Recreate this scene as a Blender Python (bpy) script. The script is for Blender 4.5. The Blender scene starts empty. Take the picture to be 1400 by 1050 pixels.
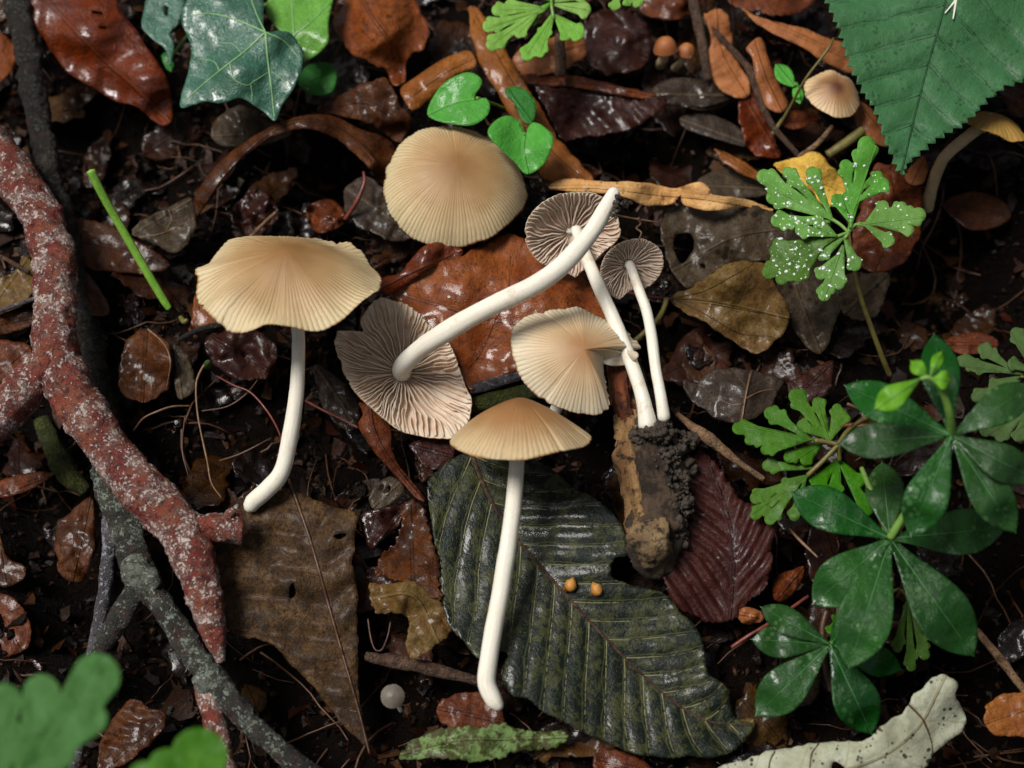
import bpy, math, random
import numpy as np
from mathutils import Vector, geometry

# ------------------------------------------------------------------ camera, sky, sun, exposure
sc = bpy.context.scene
W0, H0 = 1400.0, 1050.0
PITCH = math.radians(68)            # the camera looks down on the forest floor
DIST = 0.385                        # metres to the litter at the picture's middle
HFOV = math.radians(40)
FPX = (W0 / 2) / math.tan(HFOV / 2)
RGT = Vector((1, 0, 0))
FWD = Vector((0, math.cos(PITCH), -math.sin(PITCH)))
UPV = Vector((0, math.sin(PITCH), math.cos(PITCH)))
CAM = -FWD * DIST
cd = bpy.data.cameras.new('camera')
cam = bpy.data.objects.new('camera', cd)
sc.collection.objects.link(cam)
cam.location = CAM
cam.rotation_euler = (math.pi / 2 - PITCH, 0, 0)
cd.sensor_width = 36
cd.lens = 18 / math.tan(HFOV / 2)
cd.clip_start = 0.005
cd.clip_end = 200
cd.dof.use_dof = True
cd.dof.focus_distance = DIST - 0.022
cd.dof.aperture_fstop = 9
sc.camera = cam

SUN_EL, SUN_AZ = math.radians(62), math.radians(-70)      # azimuth from +Y (away from the camera) towards -X
wd = bpy.data.worlds.new('World')
sc.world = wd
wd.use_nodes = True
wn = wd.node_tree
bg = wn.nodes['Background']
sky = wn.nodes.new('ShaderNodeTexSky')
sky.sky_type = 'NISHITA'
sky.sun_disc = False
sky.sun_elevation = SUN_EL
sky.sun_rotation = SUN_AZ
sky.air_density = 1.0
sky.dust_density = 4.0
hs = wn.nodes.new('ShaderNodeHueSaturation')
hs.inputs['Saturation'].default_value = 0.3                # overcast: a pale, almost colourless sky
wn.links.new(sky.outputs[0], hs.inputs['Color'])
wn.links.new(hs.outputs[0], bg.inputs['Color'])
bg.inputs['Strength'].default_value = 0.05
sl = bpy.data.lights.new('sun', 'SUN')
sl.energy = 3.6
sl.angle = math.radians(22)
sl.color = (1.0, 0.97, 0.92)
sun = bpy.data.objects.new('sun', sl)
sc.collection.objects.link(sun)
sdir = Vector((math.sin(SUN_AZ) * math.cos(SUN_EL), math.cos(SUN_AZ) * math.cos(SUN_EL), math.sin(SUN_EL)))
sun.rotation_euler = sdir.to_track_quat('Z', 'Y').to_euler()
sun.location = sdir * 2
sc.view_settings.view_transform = 'Standard'
sc.view_settings.look = 'None'
sc.view_settings.exposure = 0.0
sc.view_settings.gamma = 1.0
sc.cycles.max_bounces = 5
sc.cycles.diffuse_bounces = 3
sc.cycles.glossy_bounces = 2
sc.cycles.transmission_bounces = 3
sc.cycles.transparent_max_bounces = 4

# ------------------------------------------------------------------ helpers
COL = sc.collection
RND = random.Random(7)
ORG = {}                                                    # world origin of every object made


def ray(px, py):
    return FWD + RGT * ((px - 700) / FPX) - UPV * ((py - 525) / FPX)


def P(px, py, zmm):
    """photo pixel and height above the soil datum (mm) -> point in metres"""
    d = ray(px, py)
    t = (zmm * 0.001 - CAM.z) / d.z
    return CAM + d * t


def Pn(px, py, zmm):
    px, py, z = np.asarray(px, float), np.asarray(py, float), np.asarray(zmm, float) * 0.001
    dx = (px - 700) / FPX
    k = (py - 525) / FPX
    dy = FWD.y - UPV.y * k
    dz = FWD.z - UPV.z * k
    t = (z - CAM.z) / dz
    return np.stack([CAM.x + dx * t, CAM.y + dy * t, CAM.z + dz * t], -1)


def pxm(zmm):
    """metres per photo pixel for something zmm above the datum near the middle"""
    return (DIST - zmm * 0.001 * 0.927) / FPX


def s(r, g, b, k=1.0):
    f = lambda c: ((c / 255 + 0.055) / 1.055) ** 2.4 if c > 10 else c / 255 / 12.92
    return (f(r) * k, f(g) * k, f(b) * k, 1)


def _h(ix, iy, iz, sd):
    n = (ix * 374761393 + iy * 668265263 + iz * 2147483647 + sd * 1274126177) & 0xFFFFFFFF
    n = ((n ^ (n >> 13)) * 1274126177) & 0xFFFFFFFF
    n = (n ^ (n >> 16)) & 0xFFFF
    return n / 32767.5 - 1.0


def vn(x, y, z=0.0, sd=0):
    x, y, z = np.broadcast_arrays(np.asarray(x, float), np.asarray(y, float), np.asarray(z, float))
    ix, iy, iz = np.floor(x).astype(np.int64), np.floor(y).astype(np.int64), np.floor(z).astype(np.int64)
    fx, fy, fz = x - ix, y - iy, z - iz
    fx, fy, fz = [f * f * (3 - 2 * f) for f in (fx, fy, fz)]
    r = 0
    for a in (0, 1):
        for b in (0, 1):
            for c in (0, 1):
                w = (fx if a else 1 - fx) * (fy if b else 1 - fy) * (fz if c else 1 - fz)
                r = r + w * _h(ix + a, iy + b, iz + c, sd)
    return r


def fbm(x, y, z=0.0, sd=0, o=4, g=0.5):
    r, a, k = 0, 1.0, 1.0
    for i in range(o):
        r = r + a * vn(np.asarray(x) * k, np.asarray(y) * k, np.asarray(z) * k, sd + i)
        a *= g
        k *= 2.03
    return r


def catmull(p, step, closed=False, nd=2):
    p = np.asarray(p, float)
    n = len(p)
    out = []
    m = n if closed else n - 1
    for i in range(m):
        if closed:
            a, b, c, d = p[(i - 1) % n], p[i], p[(i + 1) % n], p[(i + 2) % n]
        else:
            b, c = p[i], p[i + 1]
            a = p[i - 1] if i > 0 else 2 * b - c
            d = p[i + 2] if i + 2 < n else 2 * c - b
        k = max(1, int(round(np.linalg.norm((c - b)[:nd]) / step)))
        for j in range(k):
            t = j / k
            out.append(0.5 * ((2 * b) + (-a + c) * t + (2 * a - 5 * b + 4 * c - d) * t * t + (-a + 3 * b - 3 * c + d) * t ** 3))
    if not closed:
        out.append(p[-1])
    return np.array(out)


def mesh_obj(name, V, F, mat, parent=None, uv=None, col=None, smooth=True, loc=None, mats=None, midx=None):
    V = np.asarray(V, float)
    if loc is None:
        lo, hi = V.min(0), V.max(0)
        loc = Vector(((lo[0] + hi[0]) / 2, (lo[1] + hi[1]) / 2, lo[2]))
    loc = Vector(loc)
    me = bpy.data.meshes.new(name)
    me.from_pydata((V - np.array(loc)).tolist(), [], F if isinstance(F, list) else F.tolist())
    if smooth:
        me.polygons.foreach_set('use_smooth', [True] * len(me.polygons))
    if uv is not None:
        li = np.empty(len(me.loops), np.int32)
        me.loops.foreach_get('vertex_index', li)
        l = me.uv_layers.new(name='UVMap')
        l.data.foreach_set('uv', np.asarray(uv, np.float32)[li].ravel())
    if col is not None:
        a = me.color_attributes.new('col', 'FLOAT_COLOR', 'POINT')
        a.data.foreach_set('color', np.asarray(col, np.float32).ravel())
    for m in (mats or [mat]):
        me.materials.append(m)
    if midx is not None:
        me.polygons.foreach_set('material_index', midx)
    me.update()
    o = bpy.data.objects.new(name, me)
    COL.objects.link(o)
    ORG[o.name] = loc
    if parent:
        o.parent = parent
        o.location = loc - ORG[parent.name]
    else:
        o.location = loc
    return o


def tag(o, label=None, cat=None, group=None, kind=None):
    if label:
        o['label'] = label
    if cat:
        o['category'] = cat
    if group:
        o['group'] = group
    if kind:
        o['kind'] = kind
    return o


def empty(name, loc, label, cat, group=None):
    o = bpy.data.objects.new(name, None)
    COL.objects.link(o)
    o.empty_display_size = 0.01
    o.location = loc
    ORG[o.name] = Vector(loc)
    return tag(o, label, cat, group)


# ------------------------------------------------------------------ materials
class NB:
    def __init__(self, name):
        self.m = bpy.data.materials.new(name)
        self.m.use_nodes = True
        self.t = self.m.node_tree
        self.b = self.t.nodes['Principled BSDF']
        self.o = self.t.nodes['Material Output']

    def n(self, typ, ins=None, out=0, **kw):
        d = self.t.nodes.new('ShaderNode' + typ)
        for k, v in kw.items():
            setattr(d, k, v)
        for k, v in (ins or {}).items():
            self.put(d.inputs[k], v)
        return d.outputs[out]

    def put(self, sock, v):
        if isinstance(v, bpy.types.NodeSocket):
            self.t.links.new(v, sock)
        else:
            sock.default_value = v

    def math(self, op, a, b=0.0, c=0.0, clamp=False):
        return self.n('Math', {0: a, 1: b, 2: c}, operation=op, use_clamp=clamp)

    def mix(self, f, a, b, mode='MIX'):
        return self.n('Mix', {0: f, 6: a, 7: b}, out=2, data_type='RGBA', blend_type=mode)

    def ss(self, x, a, b, lo=0.0, hi=1.0):
        return self.n('MapRange', {0: x, 1: a, 2: b, 3: lo, 4: hi}, interpolation_type='SMOOTHSTEP')

    def noise(self, vec, scale, detail=5.0, rough=0.6, dist=0.0):
        return self.n('TexNoise', {'Vector': vec, 'Scale': scale, 'Detail': detail, 'Roughness': rough, 'Distortion': dist})

    def vor(self, vec, scale, feature='F1', out=0, rnd=1.0):
        return self.n('TexVoronoi', {'Vector': vec, 'Scale': scale, 'Randomness': rnd}, out=out, feature=feature)

    def set(self, **kw):
        for k, v in kw.items():
            self.put(self.b.inputs[k.replace('_', ' ')], v)


def uvvec(nb, rnd=True):
    uv = nb.n('TexCoord', out=2)
    if not rnd:
        return uv, uv
    r = nb.n('ObjectInfo', out=5)
    off = nb.n('CombineXYZ', {0: nb.math('MULTIPLY', r, 37.0), 1: nb.math('MULTIPLY', r, 91.0), 2: r})
    return uv, nb.n('VectorMath', {0: uv, 1: off}, operation='ADD')


def leafmat(name, a, b, dark, vein, sp=0.7, slope=1.0, vw=0.035, mw=0.06, vmix=0.7, tert=0.35, tscale=6.0,
            rough=(0.25, 0.55), coat=0.25, bump=1.0, trans=0.0, k=1.0, spec=0.16, blot=0.5, spots=None, spotamt=0.5, spotscale=9.0,
            mott=None, mottamt=0.0, mottscale=3.0, radial=False, hue=0.0):
    a, b, dark, vein = [tuple(x * k for x in c[:3]) + (1,) for c in (a, b, dark, vein)]
    nb = NB(name)
    uv, vec = uvvec(nb)
    sep = nb.n('SeparateXYZ', {0: uv})
    t = sep.node
    u, v = t.outputs[0], t.outputs[1]
    av = nb.math('ABSOLUTE', v)
    n1 = nb.noise(vec, 0.9, 3.0, 0.6)
    n2 = nb.noise(vec, 5.5, 3.0, 0.75)
    n3 = nb.noise(vec, 24.0, 2.0, 0.75)
    c = nb.mix(nb.ss(n1, 0.36, 0.66), a, b)
    c = nb.mix(nb.math('MULTIPLY', nb.ss(n2, 0.42, 0.68), blot), c, dark)
    c = nb.mix(nb.math('MULTIPLY', nb.ss(n3, 0.47, 0.66), blot * 0.8), c, dark)
    c = nb.mix(nb.math('MULTIPLY', nb.ss(nb.noise(vec, 2.3, 3.0, 0.75), 0.52, 0.62), blot * 0.55), c, dark)
    if mott is not None:
        n4 = nb.noise(vec, mottscale, 5.0, 0.8, 0.3)
        c = nb.mix(nb.math('MULTIPLY', nb.ss(n4, 0.49, 0.56), mottamt), c, mott)
    ph = nb.math('DIVIDE', nb.math('SUBTRACT', nb.math('ADD', u, nb.math('MULTIPLY', nb.noise(vec, 1.7, 0.0), 0.18)), nb.math('MULTIPLY', nb.math('POWER', av, 0.93), slope)), sp)
    dist = nb.math('MULTIPLY', nb.math('PINGPONG', ph, 0.5), sp)
    sv = nb.ss(dist, vw * 0.35, vw, 1.0, 0.0)
    mv = nb.ss(av, mw * 0.5, mw, 1.0, 0.0)
    vm = nb.math('MAXIMUM', nb.math('MULTIPLY', sv, 0.75), mv)
    te = nb.vor(vec, tscale * 1.6, 'DISTANCE_TO_EDGE')
    tm = nb.ss(te, 0.0, 0.09, 1.0, 0.0)
    tt = tm
    c = nb.mix(nb.math('MULTIPLY', tt, tert), c, vein)
    c = nb.mix(nb.math('MULTIPLY', vm, vmix), c, vein)
    if spots is not None:
        sd = nb.vor(vec, spotscale)
        sz = nb.noise(vec, spotscale * 0.35, 0.0)
        sm = nb.ss(nb.math('SUBTRACT', sd, nb.math('MULTIPLY', nb.ss(sz, 0.45, 0.75), 0.42)), -0.04, 0.04, 1.0, 0.0)
        c = nb.mix(nb.math('MULTIPLY', sm, spotamt), c, spots)
    if hue:
        r = nb.n('ObjectInfo', out=5)
        k = nb.n('MapRange', {0: r, 3: 1 - hue, 4: 1 + hue})
        h2 = nb.math('FRACT', nb.math('MULTIPLY', r, 13.7))
        c = nb.n('HueSaturation', {'Hue': nb.n('MapRange', {0: h2, 3: 0.485, 4: 0.515}), 'Saturation': nb.n('MapRange', {0: h2, 3: 0.95, 4: 1.12}), 'Value': k, 'Color': c})
    h = nb.math('ADD', nb.math('MULTIPLY', n2, 0.9), nb.math('MULTIPLY', n3, 0.35))
    h = nb.math('ADD', h, nb.math('MULTIPLY', mv, 0.7))
    bm = nb.n('Bump', {'Height': h, 'Strength': 0.9, 'Distance': 0.0006 * bump})
    nb.set(Base_Color=c, Roughness=nb.n('MapRange', {0: n2, 1: 0.35, 2: 0.65, 3: rough[0], 4: rough[1]}), Normal=bm, Coat_Normal=nb.n('Bump', {'Height': n2, 'Strength': 0.35, 'Distance': 0.0004 * bump}),
           Coat_Weight=nb.math('MULTIPLY', nb.ss(nb.math('ADD', n1, nb.math('MULTIPLY', n2, 0.25)), 0.5, 0.78), coat), Coat_Roughness=nb.n('MapRange', {0: n2, 1: 0.35, 2: 0.65, 3: 0.08, 4: 0.24}))
    nb.b.inputs['Specular IOR Level'].default_value = spec
    if trans:
        tr = nb.n('BsdfTranslucent', {0: nb.mix(0.5, c, nb.mix(1.0, c, (1.0, 1.0, 0.35, 1), 'MULTIPLY')), 'Normal': bm})
        nb.t.links.new(nb.n('MixShader', {0: trans, 1: nb.b.outputs[0], 2: tr}), nb.o.inputs[0])
    return nb.m


def objvec(nb, k=100.0):
    return nb.n('VectorMath', {0: nb.n('TexCoord', out=3), 1: (k, k, k)}, operation='MULTIPLY')


def barkmat(name, a, b, c_, dark, lichen, lam=0.6, rough=0.6, cs=13.0):
    nb = NB(name)
    v0 = objvec(nb)
    wrp = nb.n('TexNoise', {'Vector': v0, 'Scale': 5.0, 'Detail': 3.0}, out=1)
    v = nb.n('VectorMath', {0: v0, 1: nb.n('VectorMath', {0: nb.n('VectorMath', {0: wrp, 1: (0.5, 0.5, 0.5)}, operation='SUBTRACT'), 1: (0.34, 0.34, 0.34)}, operation='MULTIPLY')}, operation='ADD')
    n1 = nb.noise(v0, 1.0, 3.0, 0.65, 0.5)
    n2 = nb.noise(v0, 6.0, 4.0, 0.75, 0.6)
    n3 = nb.noise(v0, 20.0, 3.0, 0.75)
    c = nb.mix(nb.ss(n1, 0.38, 0.62), a, b)
    c = nb.mix(nb.ss(nb.noise(v0, 2.3, 5.0, 0.7), 0.5, 0.66), c, c_)
    c = nb.mix(nb.math('MULTIPLY', nb.ss(n2, 0.48, 0.62), 0.8), c, dark)
    vd = nb.n('TexVoronoi', {'Vector': v, 'Scale': cs}).node
    rnd_ = nb.n('SeparateXYZ', {0: vd.outputs[1]})
    patch = nb.noise(v0, 1.6, 3.0, 0.6)
    rad_ = nb.math('MULTIPLY', nb.ss(nb.math('ADD', rnd_, nb.ss(patch, 0.35, 0.65, -0.35, 0.3)), 0.25, 1.05), 0.70)
    m1 = nb.ss(nb.math('SUBTRACT', vd.outputs[0], rad_), -0.09, 0.1, 1.0, 0.0)
    wash = nb.math('MULTIPLY', nb.ss(nb.math('ADD', nb.math('MULTIPLY', patch, 0.6), nb.math('MULTIPLY', n3, 0.4)), 0.44, 0.62), 0.42)
    lm = nb.math('MAXIMUM', m1, wash)
    lc = nb.mix(nb.noise(v0, 9.0, 2.0), lichen, tuple(x * 0.5 for x in lichen[:3]) + (1,))
    c = nb.mix(nb.math('MULTIPLY', lm, lam), c, lc)
    h = nb.math('ADD', nb.math('ADD', nb.math('MULTIPLY', n2, 0.9), nb.math('MULTIPLY', n3, 0.7)), nb.math('MULTIPLY', lm, 0.6))
    nb.set(Base_Color=c, Roughness=nb.n('MapRange', {0: n2, 1: 0.3, 2: 0.7, 3: rough - 0.25, 4: rough + 0.15}),
           Normal=nb.n('Bump', {'Height': h, 'Strength': 1.0, 'Distance': 0.0009}))
    nb.b.inputs['Specular IOR Level'].default_value = 0.35
    return nb.m


def fibremat(name, a, b, dark, darkamt=0.8, rough=(0.45, 0.75), bump=0.0006, streak=(0.8, 11.0), blotch=1.4, sss=0.0, lo=0.5):
    """wood or stem: fibres run along the tube (UV u = length in cm, v = turn)"""
    nb = NB(name)
    uv, vec = uvvec(nb)
    st_ = nb.n('VectorMath', {0: vec, 1: (streak[0], streak[1], 1.0)}, operation='MULTIPLY')
    ov = objvec(nb)
    n1 = nb.noise(st_, 1.0, 7.0, 0.7, 0.2)
    n2 = nb.noise(ov, blotch, 7.0, 0.72, 0.3)
    n3 = nb.noise(ov, 16.0, 5.0, 0.75)
    c = nb.mix(nb.ss(n1, 0.36, 0.64), a, b)
    c = nb.mix(nb.math('MULTIPLY', nb.ss(n2, lo, lo + 0.12), darkamt), c, dark)
    c = nb.mix(nb.math('MULTIPLY', nb.ss(n3, 0.55, 0.68), darkamt * 0.8), c, dark)
    nb.set(Base_Color=c, Roughness=nb.n('MapRange', {0: n1, 1: 0.35, 2: 0.65, 3: rough[0], 4: rough[1]}),
           Normal=nb.n('Bump', {'Height': nb.math('ADD', n1, nb.math('MULTIPLY', n3, 0.6)), 'Strength': 0.9, 'Distance': bump}))
    nb.b.inputs['Specular IOR Level'].default_value = 0.35
    if sss:
        nb.set(Subsurface_Weight=sss, Subsurface_Radius=(1.0, 0.75, 0.5), Subsurface_Scale=0.0015)
    return nb.m


def plainmat(name, a, b, scale=4.0, rough=(0.4, 0.7), bump=0.0003, sss=0.0, dark=None, darkamt=0.0, k=100.0, bs=14.0, spec=0.5):
    nb = NB(name)
    v = objvec(nb, k)
    n1 = nb.noise(v, scale, 6.0, 0.65)
    n2 = nb.noise(v, bs, 6.0, 0.7)
    c = nb.mix(nb.ss(n1, 0.35, 0.65), a, b)
    if dark is not None:
        c = nb.mix(nb.math('MULTIPLY', nb.ss(n2, 0.5, 0.66), darkamt), c, dark)
    nb.set(Base_Color=c, Roughness=nb.n('MapRange', {0: n2, 1: 0.35, 2: 0.65, 3: rough[0], 4: rough[1]}),
           Normal=nb.n('Bump', {'Height': nb.math('ADD', n2, nb.math('MULTIPLY', n1, 0.5)), 'Strength': 0.8, 'Distance': bump}))
    nb.b.inputs['Specular IOR Level'].default_value = spec
    if sss:
        nb.set(Subsurface_Weight=sss, Subsurface_Radius=(1.0, 0.7, 0.45), Subsurface_Scale=0.0015)
    return nb.m


def attrmat(name, rough=(0.3, 0.65), bump=0.0003, scale=9.0):
    nb = NB(name)
    v = objvec(nb)
    at = nb.n('Attribute', attribute_name='col')
    n1 = nb.noise(v, scale, 7.0, 0.7)
    c = nb.mix(nb.ss(n1, 0.42, 0.7), at, nb.mix(1.0, at, (0.3, 0.27, 0.25, 1), 'MULTIPLY'))
    nb.set(Base_Color=c, Roughness=nb.n('MapRange', {0: n1, 1: 0.35, 2: 0.65, 3: rough[0], 4: rough[1]}),
           Normal=nb.n('Bump', {'Height': n1, 'Strength': 0.8, 'Distance': bump}))
    nb.b.inputs['Specular IOR Level'].default_value = 0.12
    return nb.m


def capmat(name, centre, mid, edge, ribc, ribs):
    nb = NB(name)
    uv, vec = uvvec(nb, False)
    t = nb.n('SeparateXYZ', {0: uv}).node
    u, v = t.outputs[0], t.outputs[1]
    ov = objvec(nb)
    n1 = nb.noise(ov, 1.5, 5.0, 0.6)
    n2 = nb.noise(ov, 22.0, 5.0, 0.7)
    uu = nb.math('ADD', u, nb.math('MULTIPLY', nb.math('SUBTRACT', n1, 0.5), 0.3))
    c = nb.mix(nb.ss(uu, 0.06, 0.55), centre, mid)
    c = nb.mix(nb.ss(uu, 0.45, 1.02), c, edge)
    rib = nb.ss(nb.math('PINGPONG', nb.math('ADD', v, nb.math('MULTIPLY', nb.noise(ov, 3.0, 3.0), 0.9)), 0.5), 0.02, 0.24, 1.0, 0.0)
    rm = nb.math('MULTIPLY', rib, nb.math('MULTIPLY', nb.ss(u, 0.3, 0.8), nb.ss(nb.noise(ov, 2.4, 3.0), 0.25, 0.6, 0.25, 0.8)))
    c = nb.mix(nb.math('MULTIPLY', rm, 0.5), c, ribc)
    c = nb.mix(nb.math('MULTIPLY', nb.ss(n2, 0.55, 0.75), 0.14), c, ribc)
    sp_ = nb.ss(nb.math('SUBTRACT', nb.vor(ov, 3.2), nb.math('MULTIPLY', nb.ss(nb.noise(ov, 2.1, 2.0), 0.5, 0.75), 0.12)), -0.02, 0.02, 1.0, 0.0)
    c = nb.mix(nb.math('MULTIPLY', sp_, 0.45), c, s(120, 80, 45))
    rim = nb.ss(u, 0.965, 0.995)
    c = nb.mix(nb.math('MULTIPLY', rim, nb.ss(n1, 0.42, 0.62)), c, s(165, 115, 60))
    nb.set(Base_Color=c, Roughness=nb.n('MapRange', {0: n1, 1: 0.3, 2: 0.7, 3: 0.42, 4: 0.62}),
           Normal=nb.n('Bump', {'Height': nb.math('SUBTRACT', nb.math('MULTIPLY', n2, 0.35), rm), 'Strength': 0.4, 'Distance': 0.00022}),
           Subsurface_Weight=0.2, Subsurface_Radius=(1.0, 0.65, 0.35), Subsurface_Scale=0.0015)
    return nb.m


# ------------------------------------------------------------------ leaf patches
def inpoly(x, y, poly):
    r = np.zeros(len(x), bool)
    px, py = poly[:, 0], poly[:, 1]
    j = len(poly) - 1
    for i in range(len(poly)):
        c = ((py[i] > y) != (py[j] > y))
        if c.any():
            xi = (px[j] - px[i]) * (y - py[i]) / (py[j] - py[i] + 1e-12) + px[i]
            r ^= c & (x < xi)
        j = i
    return r


def lobe(b, t, w, n=26, tip=1.35, cren=0.0, nc=3, sharp=0.0):
    """obovate lobe outline from base b to tip t (pixels); tip>1 puts the widest place nearer the tip"""
    b, t = np.array(b, float), np.array(t, float)
    d = t - b
    L = np.linalg.norm(d)
    d /= L
    nrm = np.array([-d[1], d[0]])
    up, lo = [], []
    for i in range(n + 1):
        q = i / n
        x = 1 - (1 - q) ** 1.6 if q > 0.5 else q * (1 - 0.5 ** 1.6) / 0.5
        hw = math.sin(math.pi * min(1, x ** tip)) ** (0.75 + sharp) * w / 2 + 0.06 * w * (1 - x)
        ex = cren * L * abs(math.sin(math.pi * nc * (0.5 + 0.5 * hw / w))) * max(0, x - 0.55)
        up.append(b + d * (x * L) + nrm * hw * (1 + cren * math.sin(x * 22)))
        lo.append(b + d * (x * L) - nrm * hw * (1 + cren * math.sin(x * 22 + 1.3)))
    return np.array(up + lo[::-1][1:])


def rlobe(b, t, w, n=14):
    """wedge-shaped lobe with a rounded end"""
    b, t = np.array(b, float), np.array(t, float)
    d = t - b
    L = np.linalg.norm(d)
    d /= L
    nr = np.array([-d[1], d[0]])
    r = min(w / 2, L * 0.45)
    xc = L - r
    up = []
    for i in range(n):
        x = i / n * xc
        up.append((x, r * (0.14 + 0.86 * (x / xc) ** 0.85)))
    for i in range(9):
        a = i / 8 * math.pi / 2
        up.append((xc + r * math.sin(a), r * math.cos(a)))
    return np.array([b + d * x + nr * y for x, y in up] + [b + d * x - nr * y for x, y in up[-2::-1]])


def outline(poly, step=4.0, teeth=None, en=0.0, seed=0, smooth=True):
    p = catmull(poly, step, True) if smooth else np.asarray(poly, float)
    if teeth or en:
        nx = np.roll(p, -1, 0) - np.roll(p, 1, 0)
        nx /= np.linalg.norm(nx, axis=1)[:, None] + 1e-9
        area = 0.5 * np.sum(p[:, 0] * np.roll(p[:, 1], -1) - np.roll(p[:, 0], -1) * p[:, 1])
        nr = np.stack([nx[:, 1], -nx[:, 0]], -1) * (1 if area > 0 else -1)
        sl_ = np.concatenate([[0], np.cumsum(np.linalg.norm(np.diff(p, axis=0), axis=1))])
        off = np.zeros(len(p))
        if teeth:
            per, amp = teeth
            f = (sl_ / per + 0.5 * vn(sl_ / 40, 0.5, 0, seed)) % 1
            off += amp * (f - 0.5) * (1 + 0.5 * vn(sl_ / 15, 3.3, 0, seed))
        if en:
            off += en * fbm(sl_ / 14, seed * 3.1, 0, seed, 3, 0.6)
        p = p + nr * off[:, None]
    return p


class Leaf:
    pass


COVER = []                                                  # outlines of the leaves built so far


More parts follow.
